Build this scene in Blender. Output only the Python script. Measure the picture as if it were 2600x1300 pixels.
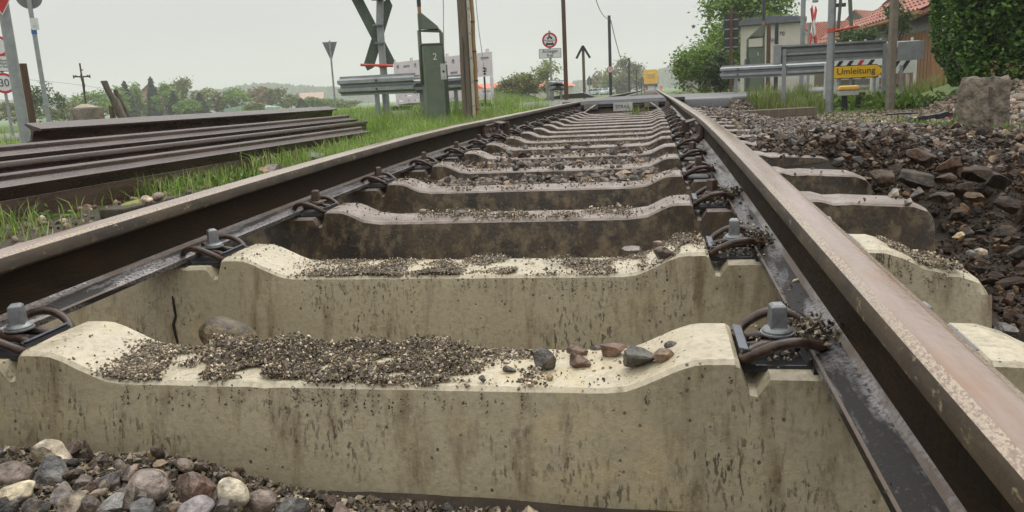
import bpy, bmesh, math, random
import numpy as np
from mathutils import Vector, Matrix, noise as mnoise
for o in list(bpy.data.objects): bpy.data.objects.remove(o)
scene = bpy.context.scene
COL = scene.collection
R = math.radians

# ------------------------------------------------------------------ camera
CAM = np.array([0.4739, -1.1846, 0.2454]); YAW, PITCH, ROLL, FPX = 0.18419, -0.20131, -0.04937, 1999.5
W0, H0 = 2600, 1300
def cam_axes():
    f = np.array([-math.sin(YAW)*math.cos(PITCH), math.cos(YAW)*math.cos(PITCH), math.sin(PITCH)])
    r = np.array([math.cos(YAW), math.sin(YAW), 0.0]); u = np.cross(r, f)
    c, s = math.cos(ROLL), math.sin(ROLL)
    return c*r+s*u, -s*r+c*u, f
AR, AU, AF = cam_axes()
cam_d = bpy.data.cameras.new('camera'); cam = bpy.data.objects.new('camera', cam_d); COL.objects.link(cam)
cam_d.sensor_width = 36; cam_d.lens = FPX/W0*36; cam_d.clip_start = 0.02; cam_d.clip_end = 6000
cam.matrix_world = Matrix(((AR[0], AU[0], -AF[0], CAM[0]), (AR[1], AU[1], -AF[1], CAM[1]), (AR[2], AU[2], -AF[2], CAM[2]), (0, 0, 0, 1)))
scene.camera = cam
def P(px, py, d):                      # the place seen at a pixel of the photograph, d metres ahead
    v = CAM + d*(AF + (px-W0/2)/FPX*AR - (py-H0/2)/FPX*AU)
    return Vector(v)
def G(px, py, z):                      # where that sight line meets a level
    v = AF + (px-W0/2)/FPX*AR - (py-H0/2)/FPX*AU
    return Vector(CAM + (z-CAM[2])/v[2]*v)

# ------------------------------------------------------------------ sky, sun, exposure
SUN_EL, SUN_AZ = 64, 15                # hidden behind the cloud, ahead of the camera
wd = bpy.data.worlds.new('World'); scene.world = wd; wd.use_nodes = True
nt = wd.node_tree; nt.nodes.clear()
def nn(t, k, **kw):
    n = t.nodes.new(k)
    for a, b in kw.items(): setattr(n, a, b)
    return n
wo = nn(nt, 'ShaderNodeOutputWorld'); bg = nn(nt, 'ShaderNodeBackground'); nt.links.new(bg.outputs[0], wo.inputs[0])
sky = nn(nt, 'ShaderNodeTexSky', sky_type='NISHITA', sun_disc=False, sun_elevation=R(SUN_EL), sun_rotation=R(SUN_AZ), dust_density=4.0)
hs = nn(nt, 'ShaderNodeHueSaturation'); hs.inputs['Saturation'].default_value = 0.25; hs.inputs['Value'].default_value = 0.075
nt.links.new(sky.outputs[0], hs.inputs['Color'])
tc = nn(nt, 'ShaderNodeTexCoord'); mp = nn(nt, 'ShaderNodeMapping'); mp.inputs['Scale'].default_value = (1.2, 1.2, 4.0)
nz = nn(nt, 'ShaderNodeTexNoise'); nz.inputs['Scale'].default_value = 2.2; nz.inputs['Detail'].default_value = 5
nt.links.new(tc.outputs['Generated'], mp.inputs[0]); nt.links.new(mp.outputs[0], nz.inputs['Vector'])
cr = nn(nt, 'ShaderNodeValToRGB'); cr.color_ramp.elements[0].position = .3; cr.color_ramp.elements[1].position = .75
cr.color_ramp.elements[0].color = (.510, .513, .515, 1); cr.color_ramp.elements[1].color = (.610, .611, .608, 1)
nt.links.new(nz.outputs['Fac'], cr.inputs[0])
# an overcast deck: the cloud is thinner to look through overhead than along the horizon
sx = nn(nt, 'ShaderNodeSeparateXYZ'); nt.links.new(tc.outputs['Generated'], sx.inputs[0])
mr = nn(nt, 'ShaderNodeMapRange'); mr.inputs['From Min'].default_value = 0.05; mr.inputs['From Max'].default_value = 1; mr.inputs['To Min'].default_value = 1; mr.inputs['To Max'].default_value = 3.0
nt.links.new(sx.outputs['Z'], mr.inputs[0])
vm = nn(nt, 'ShaderNodeVectorMath', operation='SCALE'); nt.links.new(cr.outputs[0], vm.inputs[0]); nt.links.new(mr.outputs[0], vm.inputs['Scale'])
mx = nn(nt, 'ShaderNodeMixRGB'); mx.inputs[0].default_value = .92
nt.links.new(hs.outputs[0], mx.inputs[1]); nt.links.new(vm.outputs[0], mx.inputs[2]); nt.links.new(mx.outputs[0], bg.inputs[0])
bg.inputs[1].default_value = 1.0
sd = bpy.data.lights.new('sun', 'SUN'); sd.energy = 1.5; sd.angle = R(40); sd.color = (1, .97, .92)
so = bpy.data.objects.new('sun', sd); COL.objects.link(so)
so.rotation_euler = (R(SUN_EL-90), 0, R(-SUN_AZ))
vs = scene.view_settings; vs.view_transform = 'Standard'; vs.look = 'None'; vs.gamma = 1; vs.exposure = 0.10; vs.use_curve_mapping = False
scene.cycles.use_denoising = True; scene.cycles.max_bounces = 6; scene.cycles.volume_bounces = 1; scene.cycles.transparent_max_bounces = 8
rng = np.random.default_rng(7); random.seed(7)

# ------------------------------------------------------------------ helpers: things, parts, meshes
def setp(o, label=None, cat=None, group=None, kind=None):
    for k, v in (('label', label), ('category', cat), ('group', group), ('kind', kind)):
        if v: o[k] = v
    return o
def thing(name, label, cat, loc=(0, 0, 0), rz=0, group=None, rot=None):
    o = bpy.data.objects.new(name, None); COL.objects.link(o); o.empty_display_size = .1
    o.location = loc; o.rotation_euler = rot if rot else (0, 0, rz)
    return setp(o, label, cat, group)
def link(name, me, parent=None, loc=None):
    o = bpy.data.objects.new(name, me); COL.objects.link(o)
    if parent: o.parent = parent
    if loc is not None: o.location = loc
    return o
def np_mesh(name, V, F, mat=None, col=None, smooth=False):
    V = np.asarray(V, np.float32); F = np.asarray(F, np.int32); k = F.shape[1]
    me = bpy.data.meshes.new(name); me.vertices.add(len(V)); me.vertices.foreach_set('co', V.ravel())
    me.loops.add(F.size); me.loops.foreach_set('vertex_index', F.ravel())
    me.polygons.add(len(F)); me.polygons.foreach_set('loop_start', np.arange(0, F.size, k, dtype=np.int32))
    me.polygons.foreach_set('use_smooth', np.full(len(F), smooth))
    if col is not None:
        a = me.color_attributes.new('Col', 'FLOAT_COLOR', 'POINT')
        a.data.foreach_set('color', np.concatenate([np.asarray(col, np.float32), np.ones((len(V), 1), np.float32)], 1).ravel())
    me.update(calc_edges=True)
    if mat: me.materials.append(mat)
    return me
class MB:
    def __init__(s): s.v, s.f = [], []
    def add(s, v, f):
        b = len(s.v); s.v += [tuple(q) for q in v]; s.f += [tuple(i+b for i in g) for g in f]; return s
    def box(s, c, d, rot=None):
        h = [x/2 for x in d]; m = rot.to_matrix() if hasattr(rot, 'to_matrix') else rot
        pts = [Vector((a*h[0], b*h[1], e*h[2])) for e in (-1, 1) for a, b in ((-1, -1), (1, -1), (1, 1), (-1, 1))]
        if m: pts = [m @ q for q in pts]
        return s.add([q+Vector(c) for q in pts], [(3, 2, 1, 0), (4, 5, 6, 7), (0, 1, 5, 4), (1, 2, 6, 5), (2, 3, 7, 6), (3, 0, 4, 7)])
    def bar(s, a, b, w, t, up=(0, 0, 1)):          # beam of section w x t from a to b
        a, b = Vector(a), Vector(b); d = b-a; y = d.normalized(); x = y.cross(Vector(up))
        if x.length < 1e-4: x = y.cross(Vector((1, 0, 0)))
        x.normalize(); z = x.cross(y)
        return s.box((a+b)/2, (w, d.length, t), Matrix((x, y, z)).transposed())
    def tube(s, pts, rad, n=8, cap=True):
        pts = [Vector(p) for p in pts]; k = len(pts)
        if not hasattr(rad, '__len__'): rad = [rad]*k
        T = [(pts[min(i+1, k-1)]-pts[max(i-1, 0)]).normalized() for i in range(k)]
        a = Vector((0, 0, 1)) if abs(T[0].z) < .9 else Vector((1, 0, 0))
        nrm = T[0].cross(a).normalized(); V = []
        for i in range(k):
            nrm = (nrm - T[i]*nrm.dot(T[i])).normalized(); bi = T[i].cross(nrm)
            V += [pts[i]+(nrm*math.cos(2*math.pi*j/n)+bi*math.sin(2*math.pi*j/n))*rad[i] for j in range(n)]
        F = [(i*n+j, i*n+(j+1) % n, (i+1)*n+(j+1) % n, (i+1)*n+j) for i in range(k-1) for j in range(n)]
        if cap: F += [tuple(range(n-1, -1, -1)), tuple((k-1)*n+j for j in range(n))]
        return s.add(V, F)
    def lathe(s, prof, n=16, c=(0, 0, 0), axis='z'):
        V = []
        for r, z in prof:
            for j in range(n):
                a = 2*math.pi*j/n; q = (r*math.cos(a), r*math.sin(a), z)
                if axis == 'y': q = (q[0], z, q[1])
                V.append((q[0]+c[0], q[1]+c[1], q[2]+c[2]))
        k = len(prof)
        F = [(i*n+j, i*n+(j+1) % n, (i+1)*n+(j+1) % n, (i+1)*n+j) for i in range(k-1) for j in range(n)]
        F += [tuple(range(n-1, -1, -1)), tuple((k-1)*n+j for j in range(n))]
        return s.add(V, F)
    def prism(s, poly, y0, y1):                      # polygon in x,z drawn out along y
        n = len(poly); V = [(x, y0, z) for x, z in poly]+[(x, y1, z) for x, z in poly]
        return s.add(V, [tuple(range(n)), tuple(range(2*n-1, n-1, -1))]+[(i, i+n, (i+1) % n+n, (i+1) % n) for i in range(n)])
    def build(s, name, mat, parent=None, smooth=False, loc=None, bevel=0, seg=2):
        me = bpy.data.meshes.new(name); me.from_pydata(s.v, [], s.f)
        bm = bmesh.new(); bm.from_mesh(me); bmesh.ops.recalc_face_normals(bm, faces=bm.faces)
        if bevel:
            es = [e for e in bm.edges if len(e.link_faces) == 2 and e.calc_face_angle(0) > .5]
            bmesh.ops.bevel(bm, geom=es, offset=bevel, segments=seg, affect='EDGES', profile=.6)
        bm.to_mesh(me); bm.free()
        if smooth: me.polygons.foreach_set('use_smooth', [True]*len(me.polygons))
        if mat: me.materials.append(mat)
        return link(name, me, parent, loc)
def auto_smooth(o, ang=40):
    me = o.data; me.polygons.foreach_set('use_smooth', [True]*len(me.polygons)); me.set_sharp_from_angle(angle=R(ang)); return o
def tree_copy(o, parent=None):
    c = o.copy(); COL.objects.link(c); c.parent = parent
    for ch in list(o.children): tree_copy(ch, c)
    return c
def crom(pts, n=6):                                  # smooth path through points
    pts = [Vector(p) for p in pts]; Q = [pts[0]*2-pts[1]]+pts+[pts[-1]*2-pts[-2]]; out = []
    for i in range(1, len(Q)-2):
        a, b, c, d = Q[i-1:i+3]
        for j in range(n):
            t = j/n; out.append(.5*((2*b)+(c-a)*t+(2*a-5*b+4*c-d)*t*t+(3*b-a-3*c+d)*t**3))
    return out+[pts[-1]]
def text_part(name, txt, size, mat, parent, loc, rot=(math.pi/2, 0, 0), ext=.002, sx_=1.0, align='CENTER'):
    cu = bpy.data.curves.new(name, 'FONT'); cu.body = txt; cu.size = size; cu.align_x = align; cu.align_y = 'CENTER'; cu.extrude = ext; cu.space_line = .85
    t = bpy.data.objects.new(name, cu); COL.objects.link(t)
    me = bpy.data.meshes.new_from_object(t.evaluated_get(bpy.context.evaluated_depsgraph_get()))
    bpy.data.objects.remove(t); me.materials.clear(); me.materials.append(mat)
    o = link(name, me, parent, loc); o.rotation_euler = rot; o.scale = (sx_, 1, 1); return o
def vnoise(x, y, s, seed=0):                         # smooth value noise, arrays
    r = np.random.default_rng(seed).random((64, 64)); x = np.asarray(x)*s+seed*7.13; y = np.asarray(y)*s+seed*3.7
    xi, yi = np.floor(x).astype(int), np.floor(y).astype(int); fx, fy = x-xi, y-yi
    fx, fy = fx*fx*(3-2*fx), fy*fy*(3-2*fy); g = lambda a, b: r[a % 64, b % 64]
    return (g(xi, yi)*(1-fx)+g(xi+1, yi)*fx)*(1-fy)+(g(xi, yi+1)*(1-fx)+g(xi+1, yi+1)*fx)*fy
def fbm(x, y, s, seed=0, o=3): return sum(vnoise(x, y, s*2**i, seed+i)*.5**i for i in range(o))/sum(.5**i for i in range(o))
def ss(a, b, x):
    t = np.clip((np.asarray(x, float)-a)/(b-a), 0, 1); return t*t*(3-2*t)

# ------------------------------------------------------------------ materials
MATS = {}
def mat(name, c1, c2=None, scale=8, rough=.6, rough2=None, metal=0, bump=.0, bscale=60, spec=.5, extra=None, detail=6, emit=None, stretch=None, r0=.35, r1=.7):
    if name in MATS: return MATS[name]
    m = bpy.data.materials.new(name); m.use_nodes = True; t = m.node_tree; b = t.nodes['Principled BSDF']; MATS[name] = m
    c2 = c2 or c1; L = t.links.new
    tc = nn(t, 'ShaderNodeTexCoord'); co = tc.outputs['Object']
    if stretch:
        mp = nn(t, 'ShaderNodeMapping'); mp.inputs['Scale'].default_value = stretch; L(co, mp.inputs[0]); co = mp.outputs[0]
    nz = nn(t, 'ShaderNodeTexNoise'); nz.inputs['Scale'].default_value = scale; nz.inputs['Detail'].default_value = detail; nz.inputs['Roughness'].default_value = .65; L(co, nz.inputs['Vector'])
    cr = nn(t, 'ShaderNodeValToRGB'); e = cr.color_ramp.elements; e[0].position, e[1].position = r0, r1; e[0].color, e[1].color = (*c1, 1), (*c2, 1); L(nz.outputs['Fac'], cr.inputs[0])
    out = cr.outputs[0]
    b.inputs['Metallic'].default_value = metal; b.inputs['Specular IOR Level'].default_value = spec
    if rough2 is None: b.inputs['Roughness'].default_value = rough
    else:
        r_ = nn(t, 'ShaderNodeMapRange'); r_.inputs['From Min'].default_value = .35; r_.inputs['From Max'].default_value = .65; r_.inputs['To Min'].default_value = rough; r_.inputs['To Max'].default_value = rough2
        L(nz.outputs['Fac'], r_.inputs[0]); L(r_.outputs[0], b.inputs['Roughness'])
    if bump:
        n2 = nn(t, 'ShaderNodeTexNoise'); n2.inputs['Scale'].default_value = bscale; n2.inputs['Detail'].default_value = 5; L(co, n2.inputs['Vector'])
        bp = nn(t, 'ShaderNodeBump'); bp.inputs['Strength'].default_value = bump; bp.inputs['Distance'].default_value = .6/bscale; L(n2.outputs['Fac'], bp.inputs['Height']); L(bp.outputs[0], b.inputs['Normal'])
    if extra: out = extra(t, L, tc, out, b) or out
    L(out, b.inputs['Base Color'])
    return m
def colmat(name, rough=.5, rough2=None, spec=.5, bump=.3, bscale=90, var=.5, nscale=40, trans=0):
    m = bpy.data.materials.new(name); m.use_nodes = True; t = m.node_tree; b = t.nodes['Principled BSDF']; L = t.links.new; MATS[name] = m
    at = nn(t, 'ShaderNodeAttribute', attribute_name='Col'); tc = nn(t, 'ShaderNodeTexCoord')
    nz = nn(t, 'ShaderNodeTexNoise'); nz.inputs['Scale'].default_value = nscale; nz.inputs['Detail'].default_value = 5; L(tc.outputs['Object'], nz.inputs['Vector'])
    mr = nn(t, 'ShaderNodeMapRange'); mr.inputs['From Min'].default_value = .3; mr.inputs['From Max'].default_value = .7; mr.inputs['To Min'].default_value = 1-var; mr.inputs['To Max'].default_value = 1+var; L(nz.outputs['Fac'], mr.inputs[0])
    sc = nn(t, 'ShaderNodeVectorMath', operation='SCALE'); L(at.outputs['Color'], sc.inputs[0]); L(mr.outputs[0], sc.inputs['Scale']); L(sc.outputs[0], b.inputs['Base Color'])
    b.inputs['Roughness'].default_value = rough; b.inputs['Specular IOR Level'].default_value = spec
    if rough2 is not None:
        r_ = nn(t, 'ShaderNodeMapRange'); r_.inputs['From Min'].default_value = .35; r_.inputs['From Max'].default_value = .65; r_.inputs['To Min'].default_value = rough; r_.inputs['To Max'].default_value = rough2; L(nz.outputs['Fac'], r_.inputs[0]); L(r_.outputs[0], b.inputs['Roughness'])
    if bump:
        n2 = nn(t, 'ShaderNodeTexNoise'); n2.inputs['Scale'].default_value = bscale; n2.inputs['Detail'].default_value = 6; L(tc.outputs['Object'], n2.inputs['Vector'])
        bp = nn(t, 'ShaderNodeBump'); bp.inputs['Strength'].default_value = bump; bp.inputs['Distance'].default_value = .6/bscale; L(n2.outputs['Fac'], bp.inputs['Height']); L(bp.outputs[0], b.inputs['Normal'])
    if trans:
        tr = nn(t, 'ShaderNodeBsdfTranslucent'); L(sc.outputs[0], tr.inputs[0]); ms = nn(t, 'ShaderNodeMixShader'); ms.inputs[0].default_value = trans
        o = t.nodes['Material Output']; L(b.outputs[0], ms.inputs[1]); L(tr.outputs[0], ms.inputs[2]); L(ms.outputs[0], o.inputs[0])
    return m
def ramp(t, L, src, p0, p1, a=0., b=1.):
    r = nn(t, 'ShaderNodeMapRange'); r.inputs['From Min'].default_value = p0; r.inputs['From Max'].default_value = p1; r.inputs['To Min'].default_value = a; r.inputs['To Max'].default_value = b; L(src, r.inputs[0]); return r.outputs[0]
def mixc(t, L, fac, a, b):
    m = nn(t, 'ShaderNodeMixRGB'); L(fac, m.inputs[0])
    for k, v in ((1, a), (2, b)):
        if isinstance(v, tuple): m.inputs[k].default_value = (*v, 1)
        else: L(v, m.inputs[k])
    return m.outputs[0]
def mul(t, L, a, b):
    m = nn(t, 'ShaderNodeMath', operation='MULTIPLY'); L(a, m.inputs[0])
    if isinstance(b, float): m.inputs[1].default_value = b
    else: L(b, m.inputs[1])
    return m.outputs[0]
def tex(t, L, tc, kind, scale, stretch=None, detail=6, loc=(0, 0, 0), vary=True):
    co = tc.outputs['Object']
    oi = nn(t, 'ShaderNodeObjectInfo'); ad = nn(t, 'ShaderNodeVectorMath', operation='ADD'); ml = nn(t, 'ShaderNodeVectorMath', operation='SCALE'); ml.inputs[0].default_value = (31, 17, 11)
    L(oi.outputs['Random'], ml.inputs['Scale']); L(co, ad.inputs[0]); L(ml.outputs[0], ad.inputs[1]); co = ad.outputs[0]
    mp = nn(t, 'ShaderNodeMapping'); mp.inputs['Scale'].default_value = stretch or (1, 1, 1); mp.inputs['Location'].default_value = loc; L(co, mp.inputs[0])
    if kind == 'v':
        n = nn(t, 'ShaderNodeTexVoronoi'); n.inputs['Scale'].default_value = scale; L(mp.outputs[0], n.inputs['Vector']); return n.outputs['Distance']
    n = nn(t, 'ShaderNodeTexNoise'); n.inputs['Scale'].default_value = scale; n.inputs['Detail'].default_value = detail; n.inputs['Roughness'].default_value = .62; L(mp.outputs[0], n.inputs['Vector']); return n.outputs['Fac']
def normal_z(t, L):
    g = nn(t, 'ShaderNodeNewGeometry'); s = nn(t, 'ShaderNodeSeparateXYZ'); L(g.outputs['True Normal'], s.inputs[0]); return s.outputs['Z']
def concrete_new(t, L, tc, out, b):
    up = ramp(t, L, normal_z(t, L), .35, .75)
    c = mixc(t, L, ramp(t, L, tex(t, L, tc, 'n', 2.2), .35, .7), (.565, .505, .375), (.45, .395, .285))
    c = mixc(t, L, ramp(t, L, tex(t, L, tc, 'n', 16), .45, .75, 0, .5), c, (.66, .58, .42))
    c = mixc(t, L, ramp(t, L, tex(t, L, tc, 'n', 90, detail=4), .45, .72, 0, .6), c, (.25, .21, .13))
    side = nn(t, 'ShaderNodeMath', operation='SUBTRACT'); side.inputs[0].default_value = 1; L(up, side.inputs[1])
    c = mixc(t, L, mul(t, L, side.outputs[0], .55), c, (.25, .20, .105))      # shade of the flanks put into the colour, along with a yellow-brown stain
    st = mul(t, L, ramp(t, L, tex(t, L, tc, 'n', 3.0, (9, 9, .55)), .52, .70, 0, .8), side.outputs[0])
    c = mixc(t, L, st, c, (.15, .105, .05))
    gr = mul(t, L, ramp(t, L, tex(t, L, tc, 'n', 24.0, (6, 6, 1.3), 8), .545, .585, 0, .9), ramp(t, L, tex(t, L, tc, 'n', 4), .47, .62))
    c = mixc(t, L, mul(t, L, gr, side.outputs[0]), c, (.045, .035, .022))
    pit = mul(t, L, ramp(t, L, tex(t, L, tc, 'v', 62, (1, 1, .8)), .20, .13), ramp(t, L, tex(t, L, tc, 'n', 17, loc=(3, 1, 5)), .52, .57))
    c = mixc(t, L, mul(t, L, pit, .9), c, (.05, .04, .03))
    tan = mul(t, L, ramp(t, L, tex(t, L, tc, 'n', 2.6, loc=(9, 2, 4)), .52, .66, 0, .6), ramp(t, L, tex(t, L, tc, 'n', 22), .4, .6))
    c = mixc(t, L, tan, c, (.50, .40, .22))
    wet = tex(t, L, tc, 'n', 14)
    L(ramp(t, L, wet, .42, .62, .55, .10), b.inputs['Roughness'])
    n2 = tex(t, L, tc, 'n', 120); ad = nn(t, 'ShaderNodeMath', operation='SUBTRACT'); L(n2, ad.inputs[0]); L(pit, ad.inputs[1])
    bp = nn(t, 'ShaderNodeBump'); bp.inputs['Strength'].default_value = .35; bp.inputs['Distance'].default_value = .004; L(ad.outputs[0], bp.inputs['Height']); L(bp.outputs[0], b.inputs['Normal'])
    return c
def concrete_old(t, L, tc, out, b):
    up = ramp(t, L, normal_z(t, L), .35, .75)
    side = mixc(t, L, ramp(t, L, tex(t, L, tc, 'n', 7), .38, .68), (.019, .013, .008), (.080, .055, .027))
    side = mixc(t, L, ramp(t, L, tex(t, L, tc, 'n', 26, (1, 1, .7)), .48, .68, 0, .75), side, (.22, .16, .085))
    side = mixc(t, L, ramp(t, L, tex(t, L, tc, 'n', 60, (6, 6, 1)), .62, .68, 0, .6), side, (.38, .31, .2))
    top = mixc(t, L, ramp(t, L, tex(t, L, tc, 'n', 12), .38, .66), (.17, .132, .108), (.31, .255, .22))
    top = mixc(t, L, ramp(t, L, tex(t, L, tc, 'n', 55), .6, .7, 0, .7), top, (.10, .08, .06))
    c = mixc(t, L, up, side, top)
    L(ramp(t, L, tex(t, L, tc, 'n', 18), .4, .65, .5, .22), b.inputs['Roughness'])
    bp = nn(t, 'ShaderNodeBump'); bp.inputs['Strength'].default_value = .5; bp.inputs['Distance'].default_value = .004; L(tex(t, L, tc, 'n', 90), bp.inputs['Height']); L(bp.outputs[0], b.inputs['Normal'])
    return c
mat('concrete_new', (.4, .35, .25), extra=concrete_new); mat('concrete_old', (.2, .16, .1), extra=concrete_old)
def rail_head(t, L, tc, out, b):
    up = ramp(t, L, normal_z(t, L), .6, .96)
    sidec = mixc(t, L, ramp(t, L, tex(t, L, tc, 'n', 22, (1, .35, 1)), .4, .62), (.020, .012, .006), (.075, .047, .021))
    sidec = mixc(t, L, ramp(t, L, tex(t, L, tc, 'n', 75, (1, .6, 1)), .60, .68, 0, .75), sidec, (.36, .27, .15))
    sidec = mixc(t, L, ramp(t, L, tex(t, L, tc, 'n', 140), .6, .68, 0, .9), sidec, (.03, .02, .012))
    topc = mixc(t, L, ramp(t, L, tex(t, L, tc, 'n', 5, (3, .25, 1)), .36, .66), (.22, .135, .088), (.37, .285, .245))
    topc = mixc(t, L, ramp(t, L, tex(t, L, tc, 'n', 30, (1, .2, 1)), .50, .70, 0, .7), topc, (.28, .145, .062))
    topc = mixc(t, L, ramp(t, L, tex(t, L, tc, 'n', 200, (1, .3, 1)), .66, .72, 0, .6), topc, (.2, .13, .08))
    L(mul(t, L, up, .2), b.inputs['Metallic']); b.inputs['Specular IOR Level'].default_value = .9
    rr = nn(t, 'ShaderNodeMapRange'); rr.inputs['To Min'].default_value = .55; rr.inputs['To Max'].default_value = .19; L(up, rr.inputs[0]); L(rr.outputs[0], b.inputs['Roughness'])
    bp = nn(t, 'ShaderNodeBump'); bp.inputs['Strength'].default_value = .3; bp.inputs['Distance'].default_value = .003; L(tex(t, L, tc, 'n', 110, (1, .5, 1)), bp.inputs['Height']); L(bp.outputs[0], b.inputs['Normal'])
    nz_ = normal_z(t, L); band = mul(t, L, mul(t, L, ramp(t, L, nz_, .45, .6), ramp(t, L, nz_, .96, .92)), ramp(t, L, tex(t, L, tc, 'n', 1.2), .35, .55, .35, 1.0))
    flake = mul(t, L, band, ramp(t, L, tex(t, L, tc, 'n', 330, (1, .5, 1)), .42, .56))
    return mixc(t, L, flake, mixc(t, L, up, sidec, topc), (.42, .345, .245))
mat('rail_head', (.4, .3, .25), extra=rail_head)
def rail_foot(t, L, tc, out, b):
    spk = ramp(t, L, tex(t, L, tc, 'n', 170), .60, .66)
    c = mixc(t, L, mul(t, L, spk, ramp(t, L, tex(t, L, tc, 'n', 6), .4, .6)), (.013, .010, .009), (.11, .07, .045))
    nz_ = normal_z(t, L); fil = mul(t, L, ramp(t, L, nz_, .45, .6), ramp(t, L, nz_, .86, .8)); c = mixc(t, L, mul(t, L, fil, .8), c, (.19, .145, .11))
    wet = mul(t, L, ramp(t, L, tex(t, L, tc, 'n', 16, (1.6, .22, 1)), .44, .58), ramp(t, L, tex(t, L, tc, 'n', 150), .38, .54))
    c = mixc(t, L, wet, c, (.27, .25, .25)); L(mul(t, L, wet, .75), b.inputs['Metallic']); L(ramp(t, L, wet, 0, 1, .5, .22), b.inputs['Roughness']); L(ramp(t, L, wet, 0, 1, .3, .9), b.inputs['Specular IOR Level'])  # sky glare on the wet film painted in as pale metallic patches
    bp = nn(t, 'ShaderNodeBump'); bp.inputs['Strength'].default_value = .45; bp.inputs['Distance'].default_value = .003; L(tex(t, L, tc, 'n', 120), bp.inputs['Height']); L(bp.outputs[0], b.inputs['Normal'])
    return c
mat('rail_foot', (.03, .02, .02), extra=rail_foot)
mat('rail_web', (.010, .006, .003), (.036, .021, .010), 9, .5, .75, spec=.15, bump=.3, bscale=90, stretch=(1, .5, 2))
mat('old_rail', (.034, .018, .013), (.092, .053, .040), 6, .16, .42, spec=.9, bump=.2, bscale=70, stretch=(2, .3, 2))
mat('spring', (.028, .016, .011), (.085, .048, .032), 60, .28, .5, bump=.2, bscale=200)
mat('galv', (.16, .17, .175), (.30, .31, .31), 45, .3, .55, metal=.4, bump=.15, bscale=120)
mat('galv_dull', (.25, .27, .275), (.37, .385, .385), 9, .38, .6, metal=.35, bump=.1, bscale=60)
mat('rust_screw', (.05, .032, .024), (.11, .07, .05), 50, .35, .55, bump=.2, bscale=150)
mat('black_plastic', (.018, .018, .02), (.035, .035, .04), 20, .3)
mat('plate_edge', (.09, .10, .12), (.16, .17, .19), 30, .3, .45)
mat('void', (.012, .009, .006), (.03, .02, .012), 40, .9)
mat('asphalt', (.075, .072, .075), (.13, .125, .125), 40, .25, .5, bump=.4, bscale=150)
mat('rubber', (.05, .047, .05), (.085, .08, .082), 25, .35, .55, bump=.3, bscale=120)
mat('white_paint', (.62, .62, .60), (.75, .75, .73), 12, .4, .55)
mat('grimy_white', (.42, .41, .38), (.62, .61, .58), 8, .5)
mat('sign_back', (.13, .145, .15), (.19, .205, .21), 14, .45, metal=.2)
mat('sign_red', (.45, .025, .03), (.55, .04, .04), 10, .4)
mat('sign_black', (.015, .015, .015), (.03, .03, .03), 10, .5)
mat('sign_yellow', (.88, .50, .01), (.92, .56, .012), 6, .4)
mat('green_steel', (.105, .135, .095), (.155, .185, .135), 6, .38, .6, bump=.1, bscale=40)
mat('dark_green', (.075, .10, .075), (.12, .15, .11), 8, .45, .6)
mat('black_metal', (.02, .021, .024), (.04, .042, .047), 12, .4)
mat('brown_wood', (.07, .035, .02), (.15, .085, .05), 5, .6, .8, bump=.4, bscale=40, stretch=(6, 6, .6))
mat('grey_wood', (.11, .085, .06), (.22, .175, .125), 5, .65, .85, bump=.5, bscale=40, stretch=(6, 6, .6))
mat('pale_wood', (.27, .17, .075), (.40, .27, .13), 5, .6, .8, bump=.4, bscale=40, stretch=(6, 6, .6))
mat('pale_pipe', (.42, .37, .28), (.55, .5, .40), 9, .5)
mat('barn_wood', (.21, .095, .035), (.42, .22, .10), 4, .6, .8, bump=.4, bscale=50, stretch=(8, 8, .5))
def tilec(t, L, tc, out, b):
    oi = nn(t, 'ShaderNodeObjectInfo'); return mixc(t, L, oi.outputs['Random'], (.22, .065, .038), (.44, .16, .095))
mat('roof_tile', (.30, .085, .05), (.44, .16, .095), 3, .5, .7, bump=.3, bscale=40, extra=tilec)
mat('roof_tile_joined', (.24, .07, .04), (.42, .15, .09), 2.5, .55, .7)
mat('roof_tile_pale', (.42, .16, .10), (.52, .22, .15), 3, .6)
mat('orange_roof', (.75, .17, .08), (.80, .22, .12), 2, .6)
mat('plaster', (.50, .47, .40), (.62, .59, .51), 3, .8, bump=.2, bscale=60)
mat('plaster_pink', (.55, .36, .29), (.6, .42, .34), 3, .8)
mat('slate', (.10, .11, .125), (.16, .17, .19), 6, .5)
mat('plastic_white', (.66, .60, .60), (.74, .70, .69), 5, .45)
mat('red_bar', (.50, .075, .04), (.62, .12, .06), 8, .4)
mat('blue_tape', (.03, .10, .35), (.05, .15, .45), 10, .5)
mat('stone_old', (.12, .10, .075), (.30, .26, .20), 7, .6, .9, bump=.9, bscale=22)
mat('stone_cap', (.30, .26, .17), (.42, .36, .25), 9, .6, bump=.4, bscale=50)
mat('concrete_post', (.17, .145, .11), (.27, .235, .185), 12, .6, .8, bump=.3, bscale=90)
mat('yellow_lid', (.62, .33, .03), (.74, .43, .05), 7, .35, .5)
mat('train_yellow', (.80, .42, .0), (.86, .48, .005), 2, .35)
mat('car_white', (.55, .60, .60), (.62, .66, .66), 2, .2)
mat('glass_dark', (.05, .07, .075), (.08, .10, .11), 3, .12)
mat('skin', (.45, .27, .2), (.5, .3, .22), 8, .6)
mat('hivis', (.85, .15, .04), (.9, .2, .06), 4, .6)
mat('bark', (.045, .035, .026), (.11, .09, .065), 9, .8, bump=.6, bscale=30, stretch=(3, 3, .7))
mat('moss', (.16, .17, .03), (.25, .25, .06), 40, .9, bump=.6, bscale=120)
STONE = colmat('stone_wet', .28, .6, .5, 1.0, 130, .6, 60)
GRIT = colmat('grit', .38, .6, .5, .3, 300, .3, 200)
TRENCH = colmat('trench_soil', .5, .8, .22, 1.0, 130, .6, 60)
LEAF = colmat('leaf', .45, None, .35, 0, 90, .25, 3, trans=.35)
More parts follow.
